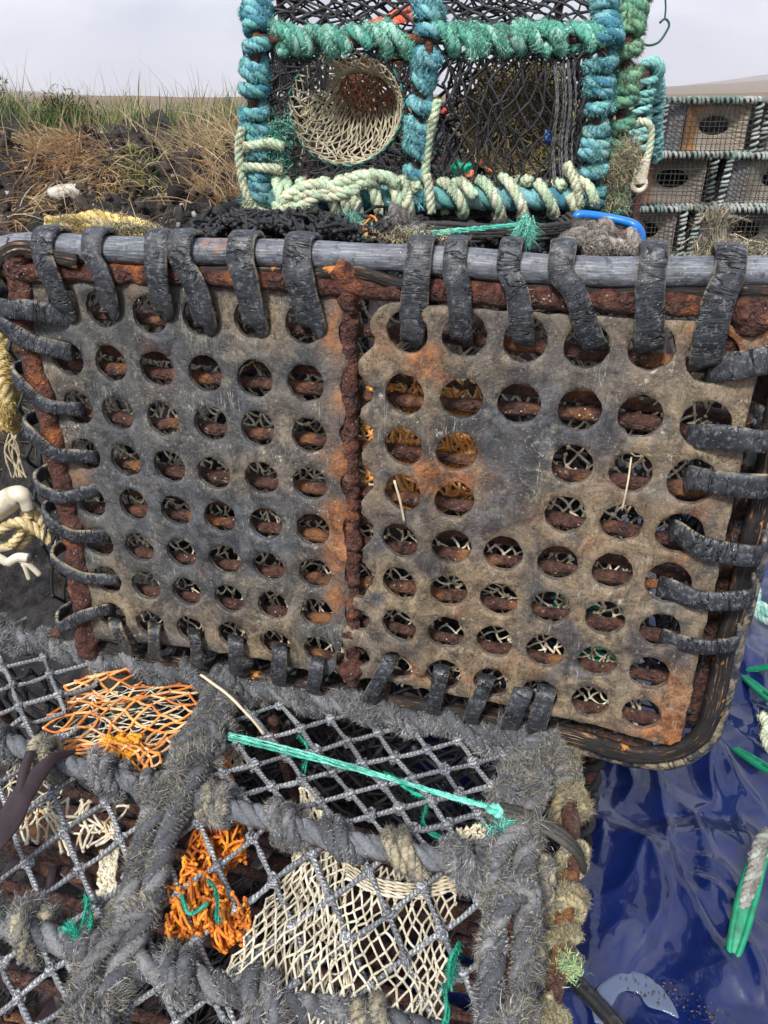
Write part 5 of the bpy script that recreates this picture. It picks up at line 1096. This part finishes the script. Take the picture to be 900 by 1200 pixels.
# ground: one sheet to the horizon
rr = np.concatenate([[0], np.geomspace(.4, 3300, 80)]); th = np.linspace(0, 2 * math.pi, 161)[:-1]
mb = MB(); v = np.array([[r * math.cos(a), r * math.sin(a), -.004 - (.0 if r < 40 else min(3, (r - 40) * .004))] for r in rr for a in th]); n_ = 160
q = [(i * n_ + j, (i + 1) * n_ + j, (i + 1) * n_ + (j + 1) % n_, i * n_ + (j + 1) % n_) for i in range(len(rr) - 1) for j in range(n_)]
mb.add(v, q, None); g = mb.build('ground', M['ground']); g['kind'] = 'structure'
g.data.materials.append(M['moor'])
for p in g.data.polygons:
    if (p.center.xy.length > 14): p.material_index = 1
# tarpaulin with the folds it shows
folds = [([(745,845),(755,880),(762,930),(770,975),(776,996)],.016,.020),([(838,850),(832,900),(827,937),(832,970),(810,986),(817,1020),(822,1040)],.016,.018),([(776,996),(772,1030),(776,1065),(790,1090),(810,1125),(830,1157),(858,1200)],.020,.016),([(687,1086),(717,1072),(741,1030),(762,1086),(746,1135)],.016,.02),([(700,880),(720,915),(735,947),(725,962)],.022,.026),([(800,1040),(830,1055),(850,1078),(858,1112)],.018,.022),([(840,900),(855,937),(885,965)],.018,.02),([(700,975),(690,1010),(688,1050)],.014,.04),([(795,1060),(822,1080),(852,1100)],.014,.022),
  ([(860,700),(870,745),(862,790),(870,830)],.02,.02),([(905,760),(885,800),(890,850),(905,890)],.02,.03),([(800,870),(820,860),(850,880)],.016,.02),([(870,990),(880,1030),(870,1080)],.008,.02),([(850,1130),(870,1165),(880,1210)],.018,.015),([(700,1120),(730,1110),(760,1140)],.006,.02)]
def tz(X, Y):
    Z = np.zeros_like(X); P2 = np.stack([X, Y], -1); k3 = np.stack([X, Y, X * 0], -1)
    wob = np.stack([vnoise(k3, 9, 3), vnoise(k3, 9, 8)], -1) * .012; P2 = P2 + wob
    for pl, h, wd in folds:
        pts = smooth_path([hz(x, y, 0) for x, y in pl], n=40)[:, :2]; best = np.full(X.shape, 9.); side = np.zeros_like(X); ss = np.zeros_like(X)
        for i in range(39):
            a, b = pts[i], pts[i + 1]; d = b - a; t = np.clip(((P2 - a) @ d) / (d @ d), 0, 1); c = a + t[..., None] * d; e = P2 - c; D = np.hypot(e[..., 0], e[..., 1]); s_ = np.sign(e[..., 0] * d[1] - e[..., 1] * d[0]); m = D < best
            best = np.where(m, D, best); side = np.where(m, s_, side); ss = np.where(m, (i + t) / 39, ss)
        w_ = np.where(side > 0, wd * 2.6, wd * .9); Z += 1.3 * h * np.exp(-(best / w_) ** .85) * (.35 + .65 * np.sin(np.clip(ss, 0, 1) * math.pi))
    r_ = np.random.default_rng(12)
    for q in range(13):                                # straight, sharp creases in the stiff sheet
        a = r_.uniform(0, math.pi); f_ = r_.uniform(2.2, 8.5); ph = r_.uniform(0, 1)
        s = (P2[..., 0] * math.cos(a) + P2[..., 1] * math.sin(a)) * f_ + ph + .22 * vnoise(k3, 2.4, 40 + q); tri_ = np.abs(s - np.floor(s) - .5) * 2
        m = np.clip(vnoise(k3, 4.2, 60 + q) * 2.2 + .1, 0, 1); Z += .05 / f_ * (1 - tri_) ** 1.15 * m
    Z += .010 * fbm(k3, 3, 2, 2) + .0006 * fbm(k3, 40, 2, 4)
    return .022 + Z
def m_tarp():
    t = NT('wet_blue_tarpaulin'); o = t.coord(); n1 = t.noise(o, 14, 5, .6)
    c = t.mix(t.ramp(n1, [(.35, 0), (.65, 1)]), (.002, .007, .045), (.003, .011, .085)); dt = t.ramp(t.noise(o, 60, 6, .8), [(.66, 0), (.72, .7)]); c = t.mix(dt, c, (.09, .08, .06))
    t.b.inputs['Coat Weight'].default_value = 1; t.b.inputs['Coat Roughness'].default_value = .05; t.b.inputs['Coat IOR'].default_value = 1.52
    return t.out(c, .35, t.bump(t.noise(o, 30, 4, .6), .25, .003), .25)
M['tarp'] = m_tarp()
tp = grid_mesh('tarpaulin', np.arange(.02, 1.75, .0045), np.arange(-.05, 2.0, .0045), tz, M['tarp']); tag(tp, 'wet navy blue tarpaulin creased over the ground beside the creels', 'tarpaulin')
# puddle on it: only the crescent where it mirrors the sky, shaped as a band
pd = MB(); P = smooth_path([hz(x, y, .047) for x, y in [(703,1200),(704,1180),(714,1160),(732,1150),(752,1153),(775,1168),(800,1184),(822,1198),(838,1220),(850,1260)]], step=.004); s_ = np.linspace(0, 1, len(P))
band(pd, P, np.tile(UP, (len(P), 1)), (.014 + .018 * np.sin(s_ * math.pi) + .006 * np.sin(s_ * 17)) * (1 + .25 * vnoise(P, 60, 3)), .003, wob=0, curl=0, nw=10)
t = NT('water_painted_sheen'); t.b.inputs['Transmission Weight'].default_value = .25; t.b.inputs['IOR'].default_value = 1.33
M['water_sheen'] = t.out((.13, .17, .27), .04); pdo = pd.build('puddle', M['water_sheen']); pdo['kind'] = 'structure'  # pale blue-grey base colour stands in for the reflected sky
# crumbs of peat round the puddle
mb = MB(); r_ = np.random.default_rng(3); pts = []
for q in range(120):
    a = r_.uniform(0, 1); x, y = 745 + 90 * a + r_.normal() * 10, 1140 + 55 * a + r_.normal() * 7; p = hz(x, y, .0); z = float(tz(np.array([[p[0]]]), np.array([[p[1]]]))[0, 0]); pts.append(hz(x, y, z + .001))
blobs(mb, pts, r_.uniform(.0005, .0016, 120), colvar(((.03, .025, .02), (.12, .09, .06), (.12, .1, .08)), 120), 6, 4, .35); o_ = mb.build('peat_crumbs', M['fibre']); o_['kind'] = 'stuff'; o_['label'] = 'crumbs of peat scattered on the tarpaulin beside the puddle'; o_['category'] = 'peat crumbs'
# green needles and teal rope on the tarpaulin
def needle(pts, w0, lb_, rope_pts=None):
    t_ = empty('net_needle', hz(*pts[0], .07), lb_, 'net needle', 'green plastic net needles on the tarpaulin'); c = [hz(x, y, .07 + .02 * i) for i, (x, y) in enumerate(pts)]
    P = smooth_path(c, step=.003); s = np.linspace(0, 1, len(P)); wd = w0 * np.sqrt(np.clip(np.sin(np.clip(s * .92 + .04, 0, 1) * math.pi), .02, 1)); T = nrm(np.gradient(P, axis=0)); side = nrm(np.cross(T, UP))
    def nb(mb):
        for sg in (-1, 1): tube(mb, P + side * (sg * wd * .42)[:, None], .0045, 8, flat=1.0)
        h_ = len(P) // 2; band(mb, P[:h_], np.tile(UP, (h_, 1)), wd[:h_] * .9, .004, nw=6, wob=.0002, curl=0)
    one('body', M['green_plastic'], nb, t_)
    if rope_pts: one('wound_rope', M['fibre'], lambda mb: [rope(mb, [hz(x + d, y, z) for x, y, z in rope_pts], .0075, .03, 3, ((.28, .27, .25), (.2, .2, .18), (.35, .38, .34)), 5000, .006, .0004, seed=int(d)) for d in (-3, 3)], t_)
    return t_
needle([(857,1128),(866,1090),(876,1050),(888,1010),(903,985)], .023, 'long green plastic net needle wound with grey rope', [(872,1064,.10),(880,1035,.12),(888,1005,.14),(893,985,.15),(905,975,.16)])
needle([(862,878),(880,889),(902,903),(925,918)], .016, 'short green plastic needle tip on the blue sheet nearest the long one')
needle([(872,793),(884,803),(900,817),(918,832)], .016, 'green needle tip slanting down below the flat one at the picture edge')
needle([(876,785),(892,783),(908,780),(930,778)], .014, 'uppermost green needle tip lying almost level on the blue sheet')
mb = MB(); [rope(mb, [hz(x, y + d, .08) for x, y in [(879,690),(888,698),(884,708),(893,716),(905,722)]], .008, .03, 3, ((.2, .45, .4), (.35, .5, .45)), 5000, .008, .0005, seed=d) for d in (0, 9, -7)]; tag(mb.build('teal_rope', M['fibre'], loc=hz(890, 705, .08)), 'small pale teal rope lying on the tarpaulin beside the right straps', 'rope')
mb = MB(); rope(mb, [hz(x, y, .09) for x, y in [(893,838),(899,852),(897,866),(905,880)]], .009, .03, 3, PAL, 6000, .01, .0005); tag(mb.build('rope_end', M['fibre'], loc=hz(898, 850, .09)), 'pale frayed rope end at the picture edge between green needles', 'rope')

# peat bank on the left
def bz(X, Y):
    k3 = np.stack([X, Y, X * 0], -1)
    prof = np.interp(Y + .10 * vnoise(k3, 1.3, 2), [.9, 1.3, 1.7, 2.2, 2.6, 3.0, 3.4, 3.8, 4.2, 4.8, 6, 9], [-.03, .03, .10, .24, .40, .55, .70, .82, .88, .88, .84, .8])
    fall = 1 / (1 + np.exp((X - .35 - .12 * (Y - 3)) * 5.0)); z = prof * fall
    rock_ = 1 - np.abs(fbm(k3, 2.6, 4, 4)) * 2
    return z + (.16 * fbm(k3, 2.4, 5, 1) + .17 * np.abs(fbm(k3, 5.5, 5, 6)) + .06 * fbm(k3, 17, 4, 7)) * np.clip((Y - 1.0) * 1.2, 0, 1) * fall - .03 * (1 - fall)
def m_peat():
    t = NT('peat_and_turf'); o = t.coord(); n1 = t.noise(o, 3.0, 7, .65); n2 = t.noise(o, 24, 7, .72); n3 = t.noise(o, 7, 6, .7)
    c = t.mix(t.ramp(n2, [(.35, 0), (.65, 1)]), (.006, .006, .007), (.06, .052, .052)); c = t.mix(t.ramp(n3, [(.58, 0), (.66, .8)]), c, (.13, .075, .04)); c = t.mix(t.ramp(n1, [(.60, 0), (.68, .6)]), c, (.08, .075, .03))
    c = t.mix(t.ramp(t.vor(o, 38), [(.04, .8), (.10, 0)]), c, (.4, .38, .35)); return t.out(c, t.ramp(n2, [(.4, .3), (.6, .8)]), t.bump(n2, 1, .05), .5)
M['peat'] = m_peat()
bk_ = grid_mesh('peat_bank', np.concatenate([np.arange(-9, -3.2, .12), np.arange(-3.2, 1.6, .022)]), np.concatenate([np.arange(.9, 4.6, .022), np.arange(4.6, 9, .1)]), bz, M['peat']); bk_['kind'] = 'structure'
hz_b = lambda x, y: float(bz(np.array([[x]]), np.array([[y]]))[0, 0])
# grasses
def blades(mb, P0, L, w_, lean, cols, n_seg=5, droop=.5):
    n = len(P0); L = np.broadcast_to(L, (n,)); d = nrm(lean); az = nrm(np.cross(d, rng.normal(size=(n, 3)))); side = az
    hdir = nrm(d * V(1, 1, 0) + rng.normal(size=(n, 3)) * .15 * V(1, 1, 0)); t = np.linspace(0, 1, n_seg)
    ctr = P0[:, None] + d[:, None] * (L[:, None] * t[None])[..., None] + (hdir[:, None] * .5 - UP * .55) * (L[:, None] * (t ** 2.2)[None] * droop * rng.uniform(.2, 1, (n, 1)))[..., None]
    ww = w_ * (1 - t) ** .7 + w_ * .12
    v = np.stack([ctr - side[:, None] * ww[None, :, None], ctr + side[:, None] * ww[None, :, None]], 2).reshape(-1, 3)
    o = (np.arange(n) * n_seg * 2)[:, None]; j = (np.arange(n_seg - 1) * 2)[None]; q = np.stack([o + j, o + j + 1, o + j + 3, o + j + 2], -1).reshape(-1, 4)
    mb.add(v, q, None, np.repeat(colvar(cols, n, .25), n_seg * 2, axis=0))
def on_bank(x, y): return np.stack([x, y, bz(x[None], y[None])[0] - .01], 1)
def m_blade():
    t = NT('grass_blade'); b2 = t.n('ShaderNodeBsdfTranslucent'); mxs = t.n('ShaderNodeMixShader'); mxs.inputs[0].default_value = .3
    a = t.attr(); t.l(a, b2.inputs[0]); m = t.out(a, .6, None, .3); out = t.N['Material Output']; t.l(t.b.outputs[0], mxs.inputs[1]); t.l(b2.outputs[0], mxs.inputs[2]); t.l(mxs.outputs[0], out.inputs[0]); return m
M['blade'] = m_blade()
STR = ((.52, .40, .22), (.60, .48, .30), (.44, .32, .18)); ORB = ((.40, .25, .13), (.50, .33, .18), (.33, .19, .10)); GRG = ((.10, .17, .05), (.16, .22, .07), (.07, .12, .04), (.24, .24, .1))
def px_bank(x, y):
    """where the view ray meets the bank"""
    d = ray(x, y); t = np.linspace(1.0, 8, 700); p = EYE + d * t[:, None]; z = bz(p[:, 0][None], p[:, 1][None])[0]; k_ = np.argmax(p[:, 2] < z) if (p[:, 2] < z).any() else 300; return p[k_]
def tussock(px, py, n, L, cols, lb_, lean, sp=.09, w_=.0022, droop=.9, nm='grass_tussock'):
    p = px_bank(px, py); mb = MB(); xy = p[:2] + rng.normal(size=(n, 2)) * sp; P0 = on_bank(xy[:, 0], xy[:, 1]); blades(mb, P0, rng.uniform(.5, 1, n) * L, w_, np.array(lean) + rng.normal(size=(n, 3)) * .38, cols, 6, droop)
    tag(mb.build(nm, M['blade'], loc=p), lb_, 'grass tussock')
tussock(66, 172, 1000, .16, ORB + STR, 'brown tussock on the bank above the white rock', (-.3, -.5, .5), .10)
tussock(80, 190, 800, .17, ORB, 'orange brown collapsed tussock beside the white rock', (.2, -.7, .25), .11)
tussock(112, 215, 500, .18, ORB + STR, 'orange brown grass spilling down the peat right of the white rock', (.3, -.7, .0), .08)
tussock(255, 185, 500, .28, STR, 'tall straw coloured tussock against the teal post', (-.2, -.3, 1.0), .14)
tussock(268, 235, 420, .22, STR + ORB, 'straw tussock low against the roped creel', (-.2, -.4, .8), .10)
tussock(160, 210, 140, .10, ((.3, .3, .1), (.45, .4, .2)), 'small yellow green tuft in the middle of the black peat', (0, -.3, .6), .05)
tussock(150, 175, 160, .09, ((.3, .3, .1), (.45, .4, .2)), 'small yellow green tuft at the top of the black peat', (0, -.3, .6), .05)
tussock(22, 235, 500, .22, STR + ORB, 'straw grass lying flat at the far left of the bank', (.8, -.5, .2), .12)
mb = MB(); n = 6500; x = rng.uniform(-4.2, .2, n); y = rng.uniform(4.0, 6.5, n); blades(mb, on_bank(x, y), rng.uniform(.08, .24, n), .0030, V(.1, -.1, 1) + rng.normal(size=(n, 3)) * .22, GRG + STR[:1], 5, .35)
n = 750; x = rng.uniform(-4.2, .1, n); y = rng.uniform(3.7, 5.2, n); blades(mb, on_bank(x, y), rng.uniform(.15, .42, n), .0016, V(.0, -.1, 1) + rng.normal(size=(n, 3)) * .2, STR, 6, .5)
n = 3000; x = rng.uniform(-4.2, -.9, n); y = rng.uniform(1.5, 3.4, n); m_ = vnoise(np.stack([x, y, x * 0], 1), 2.4, 3) > .3; x, y = x[m_], y[m_]; blades(mb, on_bank(x, y), rng.uniform(.05, .2, len(x)), .0018, V(.1, -.6, .4) + rng.normal(size=(len(x), 3)) * .5, ORB + STR + GRG, 5, .8)
o_ = mb.build('grass', M['blade']); o_['kind'] = 'stuff'; o_['label'] = 'green and straw coloured moor grass along the top of the bank'; o_['category'] = 'grass'
# a few small bushes on the crest
for i, (px, hgt, lb_) in enumerate(((8, .26, 'small dark green bush at the left end of the crest'), (103, .22, 'small dark green bush on the crest above the brown tussock'), (122, .16, 'lowest little green bush on the crest beside the grass'))):
    p = px_bank(px, 140) if False else V((px - 450) / F * 4.2 * 1.0, 4.4, 0); p[2] = hz_b(p[0], p[1]); t_ = empty('heather_bush', p, lb_, 'bush')
    one('stem', M['rust_rod'], lambda mb: [tube(mb, smooth_path([p, p + V(random.uniform(-.05, .05), 0, hgt * .5), p + V(random.uniform(-.1, .1), random.uniform(-.05, .05), hgt * .9)], step=.02), .004, 5) for q in range(6)], t_)
    def lv(mb): n = 1500; c = p + V(0, 0, hgt * .35) + rng.normal(size=(n, 3)) * V(.07, .07, .26 * hgt); hairs(mb, c, rng.normal(size=(n, 3)) + UP * .9, .035, .003, colvar(((.05, .09, .03), (.08, .13, .04), (.04, .06, .025)), n, .3), .4)
    one('foliage', M['blade'], lv, t_)
# rocks and litter on the bank
def stone(px, py, s, lb_, mat='rock', nm='rock', pos=None):
    p = px_bank(px, py) if pos is None else pos; mb = MB(); k, m = 40, 24; ph = np.linspace(.02, math.pi - .02, m); th = np.arange(k) / k * 2 * math.pi
    u = np.stack([np.sin(ph)[:, None] * np.cos(th)[None], np.sin(ph)[:, None] * np.sin(th)[None], np.cos(ph)[:, None] * np.ones(k)[None]], -1); u = np.sign(u) * np.abs(u) ** .8
    v = p + u * np.array(s) * (1 + .28 * fbm(u + px, 1.4, 4, 3)[..., None]) + V(0, 0, s[2] * .4); i = np.arange(m - 1)[:, None]; j = np.arange(k)[None]
    mb.add(v.reshape(-1, 3), np.stack(np.broadcast_arrays(i * k + j, (i + 1) * k + j, (i + 1) * k + (j + 1) % k, i * k + (j + 1) % k), -1).reshape(-1, 4)); tag(mb.build(nm, M[mat], loc=p), lb_, nm.replace('_', ' '))
stone(84, 230, (.085, .045, .030), 'large pale rock on the black peat in front of the orange brown grass')
for i, (x, y, s, lb_) in enumerate(((168, 180, .018, 'small white stone high on the peat under the crest grass'), (118, 158, .015, 'tiny white stone near the top of the bank'), (218, 176, .018, 'small pale stone at the foot of the tall straw tussock'), (172, 268, .02, 'little grey white stone low on the bank behind the pipe edge'))): stone(x, y, (s, s, s * .7), lb_)
wp = MB(); c = atY(10, 660, 1.35)
for a, b, r_ in (((0, 0, 0), (.045, 0, .012), .010), ((.02, 0, .01), (.06, 0, -.03), .006), ((.0, 0, .0), (-.05, 0, .02), .009), ((.03, 0, .0), (.035, 0, -.04), .005)): tube(wp, smooth_path([c + np.array(a), c + (np.array(a) + np.array(b)) / 2 + V(0, 0, .008), c + np.array(b)], step=.004), r_, 12)
tag(wp.build('plastic_scrap', M['white_plastic'], loc=c), 'broken white plastic scrap on the mud below the yellow rope', 'plastic scrap')
# hills
def hill(name, dist, prof, mat, depth):
    xs = np.array([p[0] for p in prof], float); hs = np.array([p[1] for p in prof], float); X = np.linspace(xs[0], xs[-1], 220); H = np.interp(X, xs, hs)
    k3 = np.stack([X * .02, X * 0, X * 0], 1); wx = (X - 450) / F * dist / cp; el = np.arctan((600 - (H + vnoise(k3, 1.5, 3) * .8)) / F) - PITCH; top = EYE[2] + dist * np.tan(el)
    Y_ = dist + np.linspace(-1, 1, 25) * depth; Z = (top[:, None] + 6) * np.cos(np.linspace(-1, 1, 25) * math.pi / 2)[None] ** .8 - 6
    XX = wx[:, None] * (1 + 0 * Y_[None]); YY = np.broadcast_to(Y_[None], XX.shape); Z = Z + fbm(np.stack([XX, YY, XX * 0], -1), 6 / dist, 4, 2) * dist * .0022
    n, m = XX.shape; i = np.arange(n - 1)[:, None]; j = np.arange(m - 1)[None]; mb = MB(); mb.add(np.stack([XX, YY, Z], -1).reshape(-1, 3), np.stack(np.broadcast_arrays(i * m + j, (i + 1) * m + j, (i + 1) * m + j + 1, i * m + j + 1), -1).reshape(-1, 4)); o = mb.build(name, mat); o['kind'] = 'structure'
hill('moor_hill', 420, [(-900, 128), (-200, 124), (100, 121), (150, 114), (190, 111), (230, 112), (300, 114), (500, 114), (700, 110), (780, 108), (840, 105), (900, 103), (1300, 100), (1900, 112)], M['moor'], 180)
hill('far_hills', 1200, [(-1200, 112), (-300, 106), (-50, 108), (60, 106), (160, 110), (300, 116), (560, 110), (720, 99), (770, 95), (830, 90), (860, 91), (905, 93), (1100, 86), (1600, 98), (2100, 112)], M['moor'], 300)
hill('mountains', 2500, [(-1500, 104), (-200, 106), (10, 104), (60, 100), (110, 106), (250, 114), (600, 112), (720, 99), (800, 85), (850, 82), (900, 84), (1100, 76), (1600, 92), (2300, 112)], M['moor'], 500)

# the damp air that pales the hills
hzm = bpy.data.materials.new('damp_air'); hzm.use_nodes = True; ht = hzm.node_tree; ht.nodes.remove(ht.nodes['Principled BSDF']); pv = ht.nodes.new('ShaderNodeVolumePrincipled'); pv.inputs['Color'].default_value = (.86, .88, .95, 1); pv.inputs['Density'].default_value = .0004; pv.inputs['Anisotropy'].default_value = .2
ht.links.new(pv.outputs[0], ht.nodes['Material Output'].inputs['Volume'])
mb = MB(); a, z0, z1 = 3400, -30, 175; mb.add([(sx * a, sy * a, z) for z in (z0, z1) for sx, sy in ((-1, -1), (1, -1), (1, 1), (-1, 1))], [(3, 2, 1, 0), (4, 5, 6, 7), (0, 1, 5, 4), (1, 2, 6, 5), (2, 3, 7, 6), (3, 0, 4, 7)])
o_ = mb.build('haze', hzm, smooth=False); o_['kind'] = 'stuff'; o_['label'] = 'damp grey air that pales the distant hills'; o_['category'] = 'haze'

mb = MB(); n = 2200; x = rng.uniform(-2.0, .0, n); y = rng.uniform(2.0, 3.9, n); P0 = on_bank(x, y); s_ = .004 + .026 * rng.uniform(0, 1, n) ** 2.5
blobs(mb, P0 + UP * .01, s_, colvar(((.012, .010, .010), (.03, .025, .024), (.05, .04, .035)), n, .3), 8, 6, .5)
n = 90; x = rng.uniform(-2.0, -.2, n); y = rng.uniform(2.0, 3.9, n); blobs(mb, on_bank(x, y) + UP * .02, rng.uniform(.004, .011, n), colvar(((.45, .43, .4), (.3, .28, .25)), n, .2), 7, 5, .25)
o_ = mb.build('peat_clods', M['fibre']); o_['kind'] = 'stuff'; o_['label'] = 'black peat clods and pale pebbles strewn over the bank'; o_['category'] = 'peat clods'

# ================================================================== SKY, LIGHT, CAMERA
w = bpy.data.worlds.new('World'); bpy.context.scene.world = w; w.use_nodes = True
nt = w.node_tree; bg = nt.nodes['Background']
SUN_EL, SUN_AZ = math.radians(48), math.radians(205)      # azimuth clockwise from +Y: behind the camera, to the left
sk = nt.nodes.new('ShaderNodeTexSky'); sk.sky_type = 'NISHITA'; sk.sun_disc = False; sk.sun_elevation = SUN_EL; sk.sun_rotation = SUN_AZ
tc = nt.nodes.new('ShaderNodeTexCoord'); mp = nt.nodes.new('ShaderNodeMapping'); mp.inputs['Scale'].default_value = (1, 1, 2.6); nt.links.new(tc.outputs['Generated'], mp.inputs[0]); mp.inputs['Location'].default_value = (3.7, 1.2, .4)
nz = nt.nodes.new('ShaderNodeTexNoise'); nz.inputs['Scale'].default_value = 2.3; nz.inputs['Detail'].default_value = 7; nz.inputs['Roughness'].default_value = .52; nz.inputs['Distortion'].default_value = .35; nt.links.new(mp.outputs[0], nz.inputs['Vector'])
rp = nt.nodes.new('ShaderNodeValToRGB'); e = rp.color_ramp.elements; e[0].position = .34; e[0].color = (.36, .42, .58, 1); e[1].position = .70; e[1].color = (.98, .98, 1.02, 1); nt.links.new(nz.outputs[0], rp.inputs[0])
sc_ = nt.nodes.new('ShaderNodeVectorMath'); sc_.operation = 'SCALE'; sc_.inputs[3].default_value = 7.2; nt.links.new(rp.outputs[0], sc_.inputs[0])
mx = nt.nodes.new('ShaderNodeMix'); mx.data_type = 'RGBA'; mx.inputs[0].default_value = .93; nt.links.new(sk.outputs[0], mx.inputs[6]); nt.links.new(sc_.outputs[0], mx.inputs[7])
nt.links.new(mx.outputs[2], bg.inputs[0]); bg.inputs[1].default_value = .1
sd = bpy.data.lights.new('sun', 'SUN'); sd.energy = 2.8; sd.angle = math.radians(11); sd.color = (1, .96, .9)
so = bpy.data.objects.new('sun', sd); C.objects.link(so)
dv = Vector((math.sin(SUN_AZ) * math.cos(SUN_EL), math.cos(SUN_AZ) * math.cos(SUN_EL), math.sin(SUN_EL))); so.rotation_euler = dv.to_track_quat('Z', 'Y').to_euler(); so.location = (-2, -3, 5)
cd = bpy.data.cameras.new('camera'); cam = bpy.data.objects.new('camera', cd); C.objects.link(cam)
cd.sensor_fit = 'VERTICAL'; cd.sensor_height = 36; cd.lens = F / 1200 * 36; cd.clip_start = .01; cd.clip_end = 30000
cam.location = tuple(EYE); cam.rotation_euler = (math.pi / 2 - PITCH, 0, 0)
S = bpy.context.scene; S.camera = cam
S.view_settings.view_transform = 'Standard'; S.view_settings.look = 'None'; S.view_settings.gamma = 1; S.view_settings.use_curve_mapping = False; S.view_settings.exposure = .84
S.render.engine = 'CYCLES'; S.cycles.max_bounces = 6; S.cycles.diffuse_bounces = 3; S.cycles.glossy_bounces = 3; S.cycles.use_denoising = True; S.cycles.volume_bounces = 2
for o in S.objects:
    if '_o' in o: del o['_o']
